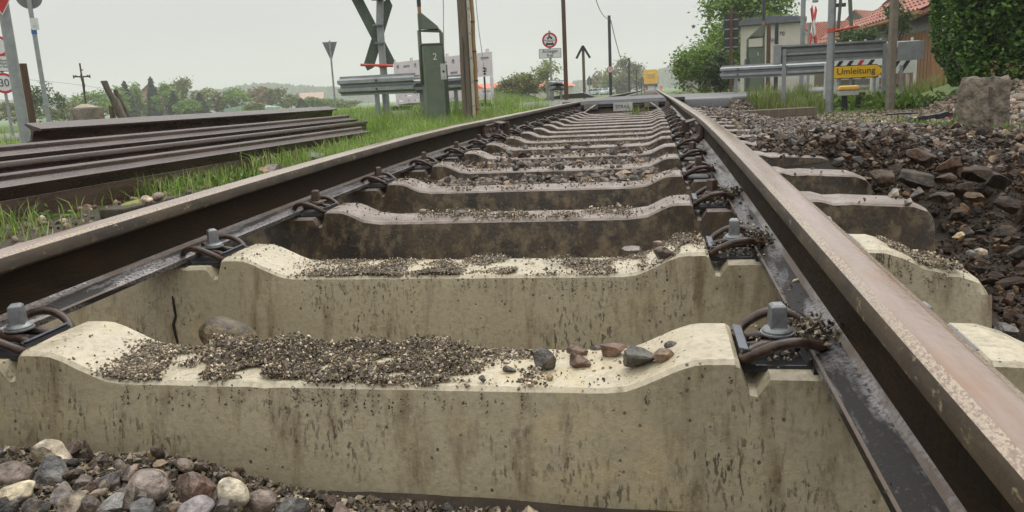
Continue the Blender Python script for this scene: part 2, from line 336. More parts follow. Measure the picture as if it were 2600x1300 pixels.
GLEAF = colmat('gloss_leaf', .33, None, .4, 0, 90, .3, 4, trans=.25)
GRASS = colmat('grass_blade', .5, None, .3, 0, 90, .3, 1.5, trans=.4)
GROUND = colmat('earth', .75, .95, .3, .8, 60, .4, 14)
HILL = colmat('wooded_hill', .95, None, .1, 0, 1, .3, .05)
M = MATS

# ------------------------------------------------------------------ levels of track, road and ground
SP = 0.6537                                            # sleeper spacing
NS = 17
def zp(y):                                             # running surface along the track
    y = np.asarray(y, float); q = np.minimum(y, 4.3)
    return .03504*q-.00316*q*q-.00016*q**3+.0125*ss(4.3, 10, y)
ROAD0, ROAD1 = 11.5, 17.8
def rskew(x): return 2.6*np.maximum(0, np.asarray(x, float)-1.75)      # the road swings away to the right
def zroad(x): return .082-.022*np.maximum(0, np.abs(x)-1.3)*np.exp(-np.abs(x)/30)
def ground_h(x, y):
    x, y = np.asarray(x, float), np.asarray(y, float)
    n = -.25+.05*(fbm(x, y, .35, 3)-.5)
    bk = 3.25+.15*np.clip(y-6, 0, 6); n = n + .42*ss(0, 1.6, x-bk)*(1-ss(13, 15, y))*ss(2.0, 6.0, y+x*.3)
    n = n + .13*np.exp(-((x-2.25)/.45)**2)*ss(-.5, .6, y)*(1-ss(5.0, 8, y))               # shoulder thrown up beside the pit
    n = n + .178*np.exp(-((x-1.2)/.65)**2)*ss(2.25, 2.75, y)*(1-ss(10.6, 11.4, y))+.065*np.exp(-(((x-1.45)/.34)**2+((y-2.95)/.40)**2))                            # heap on the sleeper ends
    n = n + .07*ss(-2.0, -5, x)*ss(5, 9, y)
    bed = np.interp(y, [-3, -.3, 0, 1.4, 1.8, 2.12, 2.5, 3.4, 5, 9, 12, 200], [-.345, -.345, -.36, -.40, -.34, -.165, -.138, -.132, -.145, -.135, -.130, -.10])
    bed = bed + .075*ss(.15, -.35, x)*ss(-.10, -.17, y)
    q = ss(2.05, 2.5, y); bed = np.where((x > .8) & (y < 2.5), np.minimum(bed, -.42+.25*q), bed); wr = ss(1.50+.3*(vnoise(x*0, y, 2.3, 71)-.5), 2.05+.3*(vnoise(x*0+5, y, 3.1, 72)-.5), x)*(1-q)+ss(.86, 1.08, x)*q
    wl = ss(-1.25, -1.6, x); w = np.maximum(wr, wl)
    far = ss(17, 20, y)
    h = bed*(1-w)+n*w
    h = h+(fbm(x, y, 5, 11)-.5)*.03*(np.abs(x) < 4)
    h = h+.11*(fbm(x, y, 3.2, 15)-.5)*ss(1.4, 1.7, x)*(1-ss(2.6, 3.2, x))*(1-ss(3.6, 4.6, y))
    yr = y-rskew(x); e = np.maximum(np.maximum(ROAD0-yr, yr-ROAD1), 0); k = 1-ss(.0, 1.0, e/np.where((np.abs(x) < 1.6) & (y < ROAD0), .10, 1.4))
    zr = zroad(x)-.075
    h = h*(1-k)+zr*k
    d = np.hypot(x, y)
    h = h-.5*ss(30, 160, d)
    return h
def gz(x, y): return float(ground_h(x, y))
def lines(segs):
    out = []
    for a, b, n in segs: out += list(np.linspace(a, b, n, endpoint=False))
    return np.array(out+[segs[-1][1]])
gx = lines([(-1800, -300, 6), (-300, -40, 14), (-40, -8, 26), (-8, -3.4, 26), (-3.4, 3.6, 130), (3.6, 7, 26), (7, 40, 26), (40, 300, 14), (300, 1800, 6)])
gy = lines([(-60, -3, 8), (-3, -.8, 12), (-.8, 4.6, 100), (4.6, 12.6, 70), (12.6, 22, 36), (22, 60, 26), (60, 300, 18), (300, 2200, 8)])
XX, YY = np.meshgrid(gx, gy); ZZ = ground_h(XX, YY)
nx, ny = len(gx), len(gy); idx = np.arange(nx*ny).reshape(ny, nx)
Fq = np.stack([idx[:-1, :-1], idx[:-1, 1:], idx[1:, 1:], idx[1:, :-1]], -1).reshape(-1, 4)
grassy = np.maximum(ss(-1.9, -2.6, XX)*ss(1.5, 6, YY-XX*.0), np.maximum(ss(2.6, 3.6, XX)*ss(9.5, 12, YY), ss(18.5, 19.5, YY)*ss(1.5, 2.6, np.abs(XX))))
grassy = np.maximum(grassy, ss(6, 9, np.abs(XX)))
pn = fbm(XX, YY, .9, 21)[..., None]
cd = np.array([.034, .025, .017])*(1-pn)+np.array([.075, .057, .040])*pn
cg = np.array([.070, .105, .026])*(1-pn)+np.array([.115, .155, .04])*pn
farc = ss(60, 200, np.hypot(XX, YY))[..., None]; cg = cg*(1-farc)+np.array([.12, .19, .065])*farc
cd = cd*(1-.55*((YY < -.1) & (np.abs(XX) < 2))[..., None])*(1-.5*((YY < 2.6) & (XX > .9) & (XX < 2.2))[..., None])
C = cd*(1-grassy[..., None])+cg*grassy[..., None]
ground = link('ground', np_mesh('ground', np.stack([XX, YY, ZZ], -1).reshape(-1, 3), Fq, GROUND, C.reshape(-1, 3), True)); setp(ground, 'dug-over earth and ballast bed with green fields beyond', kind='structure')
# road over the crossing: two slabs with thick broken edges
def road_slab(name, x0, x1, mt, label, dz=0, th=.16, parent=None):
    xs = np.linspace(x0, x1, 40); V = []; 
    for x in xs:
        a = ROAD0+.05*math.sin(x*3.1)+.03*math.sin(x*11)+float(rskew(x)); b = ROAD1+float(rskew(x))
        z = float(zroad(x))+dz
        V += [(x, a-.05, z-th), (x, a-.03, z-.05), (x, a+.02, z-.012), (x, a+.10, z), (x, b, z), (x, b+.05, z-th)]
    F = [(i*6+j, i*6+j+1, (i+1)*6+j+1, (i+1)*6+j) for i in range(len(xs)-1) for j in range(5)]+[tuple(range(6)), tuple((len(xs)-1)*6+j for j in range(6))]
    return setp(auto_smooth(MB().add(V, F).build(name, mt), 50), label, kind='structure')
road_slab('road', .86, 16, M['asphalt'], 'wet grey asphalt road right of the crossing')
road_slab('road', -40, -.86, M['asphalt'], 'wet grey asphalt road left of the crossing')

# ------------------------------------------------------------------ rails
RC = .7175+.0335
HEAD = [(-.0285, -.0365), (-.0335, -.031), (-.0335, -.017), (-.0300, -.0070), (-.0195, -.0014), (-.016, -.0006), (0, 0), (.016, -.0006), (.0195, -.0014), (.0300, -.0070), (.0335, -.017), (.0335, -.031), (.0285, -.0365)]
WEBR = [(.0285, -.0365), (.012, -.044), (.0078, -.056), (.0072, -.08), (.0078, -.105), (.0100, -.115)]
FOOT = [(.0100, -.115), (.0185, -.1235), (.0545, -.1345), (.0575, -.138), (.0575, -.149), (-.0575, -.149), (-.0575, -.138), (-.0545, -.1345), (-.0185, -.1235), (-.0100, -.115)]
def sweep(profs, ys, xf, zf, closed=False):
    mb = MB()
    for pr in profs:
        n = len(pr); V = [(x+xf(y), y, z+zf(y)) for y in ys for x, z in pr]; m = n if closed else n-1
        mb.add(V, [(i*n+j, i*n+(j+1) % n, (i+1)*n+(j+1) % n, (i+1)*n+j) for i in range(len(ys)-1) for j in range(m)])
        mb.add([V[j] for j in range(n)], [tuple(range(n))]); mb.add(V[-n:], [tuple(range(n-1, -1, -1))])
    return mb
def rail(side, y0, y1, label, bits=True):
    t = thing('running_rail', label, 'rail', (side*RC, y0, float(zp(y0))-.149), group='running rails of the track')
    n = max(2, int((min(y1, 20)-y0)/.12)); ys = list(np.linspace(y0, min(y1, 20), n))+([y1] if y1 > 20 else [])
    ox, oz = 0, float(zp(y0))-.149; zf = lambda y: float(zp(y))-oz; xf = lambda y: 0
    WEBL = [(-x, z) for x, z in WEBR][::-1]
    hd = list(HEAD)
    for nm, pr, m in (('rail_head', [hd], M['rail_head']), ('rail_web', [WEBR+WEBL], M['rail_web']), ('rail_foot', [FOOT], M['rail_foot'])):
        o = sweep(pr, ys, xf, zf, closed=False).build(nm, m, t)
        for v in o.data.vertices: v.co.y -= y0
        auto_smooth(o, 35)
    return t
JL, JR = G(1222, 303, .078).y, G(1757, 293, .078).y
rl1 = rail(-1, -2.6, JL-.004, 'rusty left running rail in the foreground with flaking head edge')
rr1 = rail(1, -2.6, JR-.004, 'rusty right running rail in the foreground with broad pinkish wet head')
rl2 = rail(-1, JL+.004, 175, 'left running rail beyond the bolted joint leading over the crossing')
rr2 = rail(1, JR+.004, 175, 'right running rail beyond the bolted joint leading over the crossing')
# joint bars at the rail joints
for s_, yj, who in ((-1, JL, 'left'), (1, JR, 'right')):
    t = thing('joint_bar', f'dark angled fishplate bolted over the joint of the {who} rail', 'fishplate', (s_*RC, yj, float(zp(yj))-.149), group='rail joint fittings')
    for q in (-1, 1):
        mb = MB(); x = q*.034
        mb.prism([(q*.012, .036), (q*.05, .018), (q*.056, .026), (q*.030, .05), (q*.026, .095), (q*.044, .108), (q*.038, .116), (q*.010, .104)], -.30, .30)
        mb.build('bar', M['rust_screw'], t)
        for k in range(4):
            MB().lathe([(.017, 0), (.017, .014), (.012, .017)], 6, axis='y').build('bolt', M['rust_screw'], t, loc=(q*.045, -.21+.14*k, .07)).rotation_euler = (0, 0, -q*math.pi/2)
    q = -s_
    MB().box((q*.085, .26, .045), (.05, .025, .14)).box((q*.06, .15, .112), (.06, .24, .010), Matrix.Rotation(q*.25, 3, 'Y')).build('check_plate', M['rust_screw'], t, bevel=.002)

def ring(t, name, z, r0, r1, m, y=0, x=0, th=.003, n=36):
    mb = MB(); V = []
    for r, yy in ((r0, y), (r1, y), (r1, y-th), (r0, y-th)): V += [(x+r*math.cos(2*math.pi*j/n), yy, z+r*math.sin(2*math.pi*j/n)) for j in range(n)]
    mb.add(V, [(a*n+j, a*n+(j+1) % n, ((a+1) % 4)*n+(j+1) % n, ((a+1) % 4)*n+j) for a in range(4) for j in range(n)]); return mb.build(name, m, t)
# ------------------------------------------------------------------ sleepers with their fastenings
ZS = -.159
def sleeper_mesh(name, end, m, up=0.0, mid=-.026):
    S = [(0, mid), (.28, mid), (.400, mid+.0005), (.430, mid+.004), (.455, -.012), (.505, .012), (.528, .020), (.545, .022), (.583, .022), (.590, .017), (.604, -.024), (.615, -.026), (.632, 0), (.755, 0), (.872, 0), (.889, -.026), (.900, -.024), (.913, .018), (.920, .024), (.955, .023), (.99, .012), (1.04, -.014+up*.8), (1.08, -.024+up), (end-.13, -.028+up), (end-.06, -.032+up), (end-.02, -.048+up), (end, -.075+up)]
    S2 = []
    for (x0, z0), (x1, z1) in zip(S[:-1], S[1:]):
        m_ = max(1, int((x1-x0)/.012)); S2 += [(x0+(x1-x0)*i/m_, z0+(z1-z0)*i/m_) for i in range(m_)]
    S = S2+[S[-1]]
    st = [(-x, z) for x, z in S[:0:-1]]+S; V = []
    chip = lambda x, y: .0016*mnoise.noise(Vector((x*28, y*40, up*9)))+.0045*max(0, mnoise.noise(Vector((x*17+3, y*30, up*7+2)))-.38)*2
    for x, z in st:
        a = abs(x); e = max(0, (a-(end-.13))/.13); tw = .080-.02*e*e; cw = .087-.014*e*e
        if .60 < a < .905: cw = .088
        sl = .006
        c1, c2 = chip(x, -1), chip(x, 1); c3 = .0012*mnoise.noise(Vector((x*9, 7, 0)))
        V += [(x, -.128+.012*e**2, -.205), (x, -.099+.01*e, -.075), (x, -cw+c1*.6, z-sl-abs(c1)*1.2), (x, -tw+c1*1.4, z-abs(c1)*.5), (x, 0, z+.0015+c3), (x, tw-c2*1.4, z-abs(c2)*.5), (x, cw-c2*.6, z-sl-abs(c2)*1.2), (x, .099-.01*e, -.075), (x, .128-.012*e**2, -.205)]
    k = len(st); n = 9
    F = [(i*n+j, (i+1)*n+j, (i+1)*n+j+1, i*n+j+1) for i in range(k-1) for j in range(n-1)]+[(i*n+n-1, (i+1)*n+n-1, (i+1)*n, i*n) for i in range(k-1)]
    F += [tuple(range(n)), tuple((k-1)*n+j for j in range(n-1, -1, -1))]
    o = MB().add(V, F).build(name, m, None); auto_smooth(o, 24); me = o.data; bpy.data.objects.remove(o); return me
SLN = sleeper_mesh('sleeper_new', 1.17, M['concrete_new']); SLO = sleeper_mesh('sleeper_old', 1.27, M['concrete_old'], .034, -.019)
def mesh_of(mb, name, m, **k):
    o = mb.build(name, m, None, **k); me = o.data; bpy.data.objects.remove(o); return me
half = [(.040, 0, .026), (.036, .012, .027), (.020, .0175, .027), (0, .019, .026), (-.022, .022, .024), (-.042, .030, .018), (-.053, .044, .014), (-.050, .060, .018), (-.034, .071, .031), (-.008, .075, .044), (.018, .072, .047), (.040, .063, .041), (.054, .052, .033), (.057, .042, .030)]
path = crom([(u, -v, w) for u, v, w in half[:0:-1]]+half, 4)
CLIP = mesh_of(MB().tube(path, .0076, 8), 'clip', M['spring'], smooth=True)
SCREW = {}
for key, m in (('new', M['galv']), ('old', M['rust_screw'])):
    mb = MB()
    a, b = .0128, .0112
    mb.add([(-a, -a, .043), (a, -a, .043), (a, a, .043), (-a, a, .043), (-b, -b, .079), (b, -b, .079), (b, b, .079), (-b, b, .079), (-.007, -.007, .083), (.007, -.007, .083), (.007, .007, .083), (-.007, .007, .083)],
           [(0, 1, 5, 4), (1, 2, 6, 5), (2, 3, 7, 6), (3, 0, 4, 7), (4, 5, 9, 8), (5, 6, 10, 9), (6, 7, 11, 10), (7, 4, 8, 11), (8, 9, 10, 11)])
    hd = mesh_of(mb, 'head_'+key, m, bevel=.0015)
    wm = mesh_of(MB().lathe([(.020, .0345), (.0245, .036), (.0245, .0385), (.022, .039), (.022, .042), (.019, .0455), (.013, .048), (.008, .049)], 24), 'washer_'+key, m, smooth=True)
    wm.set_sharp_from_angle(angle=R(35)); SCREW[key] = (hd, wm)
plm = MB().prism([(-.062, .000), (-.056, .026), (-.050, .030), (-.044, .026), (-.046, .010), (-.036, .006), (.034, .006), (.038, .016), (.042, .016), (.042, -.004), (-.046, -.004)], -.055, .055)
PLATE = mesh_of(plm, 'plate', M['black_plastic'], bevel=.0012)
LIP = mesh_of(MB().box((-.0535, 0, .0302), (.013, .107, .0015), Matrix.Rotation(.2, 3, 'Y')), 'lip', M['plate_edge'])
PAD = mesh_of(MB().box((0, 0, .004), (.12, .15, .008)), 'pad', M['black_plastic'])
ordn = ['nearest', 'second', 'third', 'fourth', 'fifth', 'sixth', 'seventh', 'eighth', 'ninth', 'tenth', 'eleventh', 'twelfth', 'thirteenth', 'fourteenth', 'fifteenth', 'sixteenth', 'seventeenth', 'eighteenth']
SLE = []
for k in range(NS):
    y = SP*k; new = k < 2; a = math.atan(float(zp(y+.05)-zp(y-.05))/.1)
    desc = ('pale new concrete sleeper, nearest, with gravel and stones lying on it', 'pale new concrete sleeper, second from the camera, cracked on the left')[k] if new else f'brown stained concrete sleeper, {ordn[k]} counted from the camera'
    t = thing('concrete_sleeper', desc, 'sleeper', (random.uniform(-.012, .012) if k > 1 else 0, y, float(zp(y))+ZS), group='concrete sleepers of the track', rot=(a, 0, random.uniform(-.006, .006) if k > 1 else 0))
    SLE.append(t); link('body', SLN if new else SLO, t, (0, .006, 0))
    for sd_ in (-1, 1):
        link('pad', PAD, t, (sd_*RC, 0, 0))
        for q in (-1, 1):
            c = thing('fastening', None, None); c.parent = t
            # turned so that its nose points at the rail
            c.location = (sd_*RC+q*.0995, 0, 0); c.rotation_euler = (0, 0, 0 if q < 0 else math.pi)
            hd, wm = SCREW['new' if new else 'old']
            for nm, me in (('tension_clamp', CLIP), ('washer', wm), ('screw_head', hd), ('guide_plate', PLATE), ('plate_lip', LIP)):
                o = link(nm, me, c)
                if nm == 'screw_head': o.rotation_euler.z = random.uniform(0, 1.5) if not (k < 2) else (.5, .75, 0.1, -.1)[(sd_ > 0)*2+(k)]
# the crack in the second sleeper
cx0 = G(408, 800, -.25).x
b2 = SLE[1]; cpts = [(-.012, -.07), (-.008, -.095), (-.004, -.12), (-.011, -.14), (-.006, -.165), (.001, -.19), (-.002, -.204)]
xk = G(408, 780, -.22); lx = xk.x
mb = MB(); V = []; wds = [.002, .004, .0035, .0045, .004, .003, .002]
for (dx, z), w in zip(cpts, wds):
    yy = -.093-(-z-.075)*(.029/.130)-.0012
    V += [(lx+dx-w, yy, z), (lx+dx+w, yy, z)]
mb.add(V, [(2*i, 2*i+1, 2*i+3, 2*i+2) for i in range(len(cpts)-1)]); ck = mb.build('crack', M['void'], b2); ck['label'] = 'dark jagged crack running down the sleeper side'

for k_, px_ in ((4, 1628), (5, 1629)):                    # cast roundels on two sleeper flanks
    xq = (P(px_, 400, SP*k_+1.2)).x; yq = -.0905-.0012
    ring(SLE[k_], 'cast_mark', -.055, .016, .021, M['grimy_white'], yq, xq, .0012, 20); text_part('cast_figures', '26', .022, M['grimy_white'], SLE[k_], (xq, yq-.0008, -.055), ext=.0006)

# ------------------------------------------------------------------ level crossing between the rails
cz = float(zp(12))
t = thing('crossing_panel', 'dark rubber crossing deck between the rails with lettered end plate', 'crossing panel', (0, ROAD0-.05, cz-.12))
def deck(x0, x1, y0, y1, z0, z1): return MB().prism([(x0, z0), (x1, z0), (x1, z1-.012), (x1-.012, z1), (x0+.012, z1), (x0, z1-.012)], y0, y1)
for i in range(5): deck(-.655, .655, i*1.25+(.0 if i else 0), i*1.25+1.238, .02, .122).build('deck_panel', M['rubber'], t, bevel=.003)
MB().box((0, -.012, .09), (1.32, .02, .05)).build('edge_angle', M['galv_dull'], t)
for q in (-.50, .44): MB().box((q, -.02, .035), (.22, .03, .09)).build('end_block', M['concrete_post'], t, bevel=.004)
MB().box((0, -.03, .01), (.30, .02, .13)).build('end_plate', M['grimy_white'], t, bevel=.004)
text_part('lettering', 'STRAIL', .075, M['sign_black'], t, (0, -.0415, .012), sx_=1.02)
for q in (-1, 1):
    a, b = Vector((q*.42, -.03, .055)), Vector((q*.60, -.62, -.06))
    mb = MB().tube([a, a.lerp(b, .45)], .017, 8).tube([a.lerp(b, .40), b], .010, 8); mb.box(b, (.03, .05, .03)); mb.build('tie_rod', M['galv'], t)
for q in (-1, 1): MB().box((q*.86, 3.1, .10), (.17, 6.3, .045)).build('flange_strip', M['rubber'], t, bevel=.004)

# ------------------------------------------------------------------ stones
def hull_stone(seed, n=13, sq=(1, .8, .62)):
    r = np.random.default_rng(seed); p = r.normal(size=(n, 3)); p /= np.linalg.norm(p, axis=1)[:, None]; p *= (r.uniform(.75, 1.1, n)[:, None])*np.array(sq)
    bm = bmesh.new(); [bm.verts.new(q) for q in p]; res = bmesh.ops.convex_hull(bm, input=bm.verts)
    bmesh.ops.delete(bm, geom=[v for v in bm.verts if not v.link_faces], context='VERTS'); bmesh.ops.triangulate(bm, faces=bm.faces); bmesh.ops.recalc_face_normals(bm, faces=bm.faces)
    bm.verts.index_update(); V = np.array([v.co[:] for v in bm.verts]); F = np.array([[v.index for v in f.verts] for f in bm.faces]); bm.free(); return V, F
def ico(sub):
    bm = bmesh.new(); bmesh.ops.create_icosphere(bm, subdivisions=sub, radius=1); bm.verts.index_update()
    V = np.array([v.co[:] for v in bm.verts]); F = np.array([[v.index for v in f.verts] for f in bm.faces]); bm.free(); return V, F
ANG = [hull_stone(i, 12+i % 5) for i in range(14)]
def pebble(seed, sub=2):
    r = np.random.default_rng(seed); V, F = ico(sub); V = V*np.array([1, r.uniform(.65, .9), r.uniform(.45, .7)]); o = r.normal(size=3)*4
    V = V*np.array([1+.16*mnoise.noise(Vector(v*1.4+o)) for v in V])[:, None]; return V, F
PEB = [pebble(40+i) for i in range(7)]
GRN = [hull_stone(100+i, 8, (1, .85, .7)) for i in range(8)]
def rotm(n, r, flat=1.0):
    q = r.normal(size=(n, 4)); q[:, 1:3] *= flat; q /= np.linalg.norm(q, axis=1)[:, None]; w, x, y, z = q.T
    return np.stack([1-2*(y*y+z*z), 2*(x*y-z*w), 2*(x*z+y*w), 2*(x*y+z*w), 1-2*(x*x+z*z), 2*(y*z-x*w), 2*(x*z-y*w), 2*(y*z+x*w), 1-2*(x*x+y*y)], -1).reshape(n, 3, 3)
PAL = np.array([[.060, .047, .037], [.092, .074, .060], [.155, .135, .118], [.085, .054, .036], [.23, .175, .11], [.052, .050, .049], [.125, .098, .078], [.36, .28, .19]])
PAL = PAL*np.array([.88, .78, .68])
WGT = np.array([.25, .2, .1, .14, .06, .12, .1, .03])
PALG = np.array([[.085, .070, .050], [.15, .125, .095], [.27, .23, .18], [.45, .40, .32], [.05, .041, .031], [.60, .54, .44], [.20, .15, .085]]); PALG = PALG*np.array([1.0, .93, .80])
WGG = np.array([.24, .24, .16, .12, .12, .06, .06])
PALP = np.array([[.21, .15, .10], [.28, .21, .145], [.155, .115, .08], [.24, .14, .09], [.36, .29, .21], [.11, .088, .065], [.19, .155, .125]]); WGP = np.array([.2, .18, .2, .12, .1, .12, .08])
def scatter(bases, pts, size, pal, wgt, seed=0, flat=.6, sink=.25):
    r = np.random.default_rng(seed); n = len(pts); which = r.integers(0, len(bases), n); Rm = rotm(n, r, flat); ci = r.choice(len(pal), n, p=wgt/wgt.sum())
    cc = pal[ci]*r.uniform(.7, 1.35, (n, 1)); VV, FF, CC = [], [], []; off = 0
    for b, (bv, bf) in enumerate(bases):
        m = np.where(which == b)[0]
        if not len(m): continue
        v = np.einsum('nij,vj->nvi', Rm[m], bv)*size[m][:, None, None]+pts[m][:, None, :]
        v[:, :, 2] += (size[m]*(.5-sink))[:, None]
        k = len(bv); VV.append(v.reshape(-1, 3)); FF.append((bf[None]+(np.arange(len(m))*k)[:, None, None]+off).reshape(-1, 3)); CC.append(np.repeat(cc[m], k, 0)); off += len(m)*k
    return np.concatenate(VV), np.concatenate(FF), np.concatenate(CC)
def sleeper_dist(x, y):
    k = np.clip(np.round(y/SP), 0, NS-1); return np.abs(y-k*SP), k
def top_z(x, y):                                         # upper surface of the sleepers
    d, k = sleeper_dist(x, y); a = np.abs(x)
    z = np.interp(a, [0, .405, .46, .525, .583, .6, .632, .872, .9, .92, .955, 1.04, 1.1, 1.17], [-.026, -.0255, -.012, .020, .022, -.02, 0, 0, -.02, .024, .023, -.014, -.024, -.03])+.007*((k >= 2) & (a < .45))
    return z+.034*(k >= 2)*ss(1.0, 1.08, a)+zp(k*SP)+ZS
def near_track(x, y, s):
    """keep stones out of concrete and steel; put some on top of the sleepers"""
    d, k = sleeper_dist(x, y); g = ground_h(x, y); z = g.copy()
    on = (d < .15) & (np.abs(x) < 1.27) & (y > -.2) & (y < NS*SP)
    tz = top_z(x, y); bury = g > tz-.005
    keep = ~on | bury | ((d < .075) & (np.abs(x) < .4) & (y < 4.2) & (rng.random(len(x)) < .12)) | ((d < .085) & (np.abs(x) > .98) & (np.abs(x) < 1.2) & (rng.random(len(x)) < .25))
    z = np.where(on, np.maximum(tz, g), g)
    keep &= (np.abs(np.abs(x)-RC) > .085+s*.6)
    yr = y-rskew(x); keep &= ~((yr > ROAD0-.06) & (yr < ROAD1+.1))
    return keep, z
def zone(n, x0, x1, y0, y1, s0, s1, dens=None, pw=2.0):
    x = rng.uniform(x0, x1, n); y = rng.uniform(y0, y1, n); s = s0+(s1-s0)*rng.random(n)**pw
    if dens is not None:
        k = rng.random(n) < dens(x, y); x, y, s = x[k], y[k], s[k]
    return x, y, s
def stones(name, label, zones, bases, pal, wgt, seed, m=STONE, flat=.6, sink=.25, layer=0.0):
    X = np.concatenate([z[0] for z in zones]); Y = np.concatenate([z[1] for z in zones]); S = np.concatenate([z[2] for z in zones])
    k, z = near_track(X, Y, S); X, Y, S, z = X[k], Y[k], S[k], z[k]
    pts = np.stack([X, Y, z+layer*rng.random(len(X))], -1)
    V, F, C = scatter(bases, pts, S, pal, wgt, seed, flat, sink)
    o = link(name, np_mesh(name, V, F, m, C)); return setp(o, label, kind='stuff')
in_bed = lambda x, y: (np.abs(x) < .68)
stones('ballast', 'dark broken ballast stones filling the track bed and its shoulder', [
    zone(6500, -.68, .68, 2.9, 8.2, .010, .032), zone(3000, -.68, .68, 8.2, 11.4, .012, .034), zone(1500, -.62, .62, 2.08, 3.4, .012, .042), zone(500, -.5, .6, 2.1, 4.3, .018, .045), zone(60, -.3, .0, 1.45, 1.75, .014, .04),
    zone(160, -.64, .64, .2, 2.2, .006, .022),
    zone(12000, .85, 2.9, 2.4, 11.4, .010, .036), zone(1600, 1.9, 3.1, 4.2, 6.5, .010, .036),
    zone(1300, -2.2, -.85, 3, 11.4, .012, .04), zone(700, 1.2, 6, 9.5, 11.4, .015, .04), zone(400, .9, 4, 18, 24, .02, .06)], ANG, PAL, WGT, 1)
stones('trench_earth', 'dark wet earth clods and stones in the dug trench right of the sleepers', [zone(4800, 1.24, 2.5, -.5, 2.9, .010, .034), zone(2600, 1.9, 3.1, -.4, 4.6, .012, .046), zone(42000, 1.2, 2.9, -.5, 4.2, .003, .012), zone(9000, 1.0, 2.0, 2.4, 3.6, .004, .013)], ANG, PAL*np.array([.52, .46, .40]), WGT, 4, TRENCH)
stones('gravel', 'brown gravel and crumbs of earth over the dug ground', [
    zone(9000, 2.0, 3.0, -.4, 4.5, .004, .014), zone(5000, -.7, 1.2, -.4, 2.2, .003, .010), zone(26000, -.8, 1.1, -.5, -.13, .003, .010), zone(9000, -.66, .66, 1.9, 3.4, .004, .012), zone(5000, -.68, .68, 2.2, 6, .003, .012),
    zone(3000, -2.6, -.85, .2, 5, .005, .016), zone(2000, 1.1, 2.1, 2.3, 3.6, .004, .013)], GRN, PALG*.8, np.array([.30, .26, .12, .04, .20, .01, .07]), 2, GRIT, 1.0, .2)
stones('pebbles', 'tan rounded pebbles strewn over the yard right of the track', [
    zone(5200, 2.1, 4.4, 3.2, 11.3, .009, .030), zone(1600, 2.6, 4.2, 5.2, 9, .014, .040), zone(900, -3.0, -.95, -.2, 4, .010, .030)], PEB, PALP, WGP, 3)

# ------------------------------------------------------------------ single stones one can point at
def rock(seed, kind, sz):
    r = np.random.default_rng(seed); V, F = ico(4); d = V.copy()
    if kind == 'a':
        for _ in range(13):
            nrm = r.normal(size=3); nrm /= np.linalg.norm(nrm); lim = r.uniform(.45, .8); e = V@nrm-lim; V = V-np.clip(e, 0, None)[:, None]*nrm*.96
        V = V/np.abs(V).max(0)
    o = r.normal(size=3)*5; f = 1.3 if kind == 'r' else 2.2; amp = .13 if kind == 'r' else .07
    V = V*np.array([1+amp*mnoise.noise(Vector(v*f+o))+(.022 if kind == 'a' else .006)*mnoise.noise(Vector(v*9+o)) for v in d])[:, None]
    return V*np.array(sz), F
def single(name, label, cat, pos, size, kind, c1, c2, seed, group, rot=None, cap=None, rest=None, mt=None):
    V, F = rock(seed, kind, size); r = np.random.default_rng(seed)
    a = rot if rot else (r.uniform(-.3, .3), r.uniform(-.3, .3), r.uniform(0, 6.28))
    Mx = np.array(Matrix.Rotation(a[2], 3, 'Z') @ Matrix.Rotation(a[1], 3, 'Y') @ Matrix.Rotation(a[0], 3, 'X')); V = V@Mx.T
    o_ = r.normal(size=3)*9; q = np.array([mnoise.fractal(Vector(v/max(size)*1.6+o_), 1.0, 2.0, 4) for v in V]); q = np.clip(q*.9+.5, 0, 1)[:, None]
    C = np.array(c1)*(1-q)+np.array(c2)*q
    if cap:                                                # a lighter mineral band through the stone
        h = V[:, 2]/np.abs(V[:, 2]).max()+.5*(q[:, 0]-.5); k = ss(.1, .3, h)[:, None]; C = C*(1-k)+np.array(cap)*k
    o = link(name, np_mesh(name, V, F, mt or STONE, C, True), None, pos)
    o.data.set_sharp_from_angle(angle=R(28 if kind == 'a' else 60))
    if rest is not None: o.location.z = rest-V[:, 2].min()-.002
    return setp(o, label, cat, group)
GREY, DGREY, BRN, RED, TAN, CREAM, PINK, PURP = (.16, .15, .14), (.07, .068, .066), (.14, .095, .065), (.20, .105, .075), (.33, .25, .16), (.52, .44, .30), (.27, .20, .165), (.24, .205, .215)
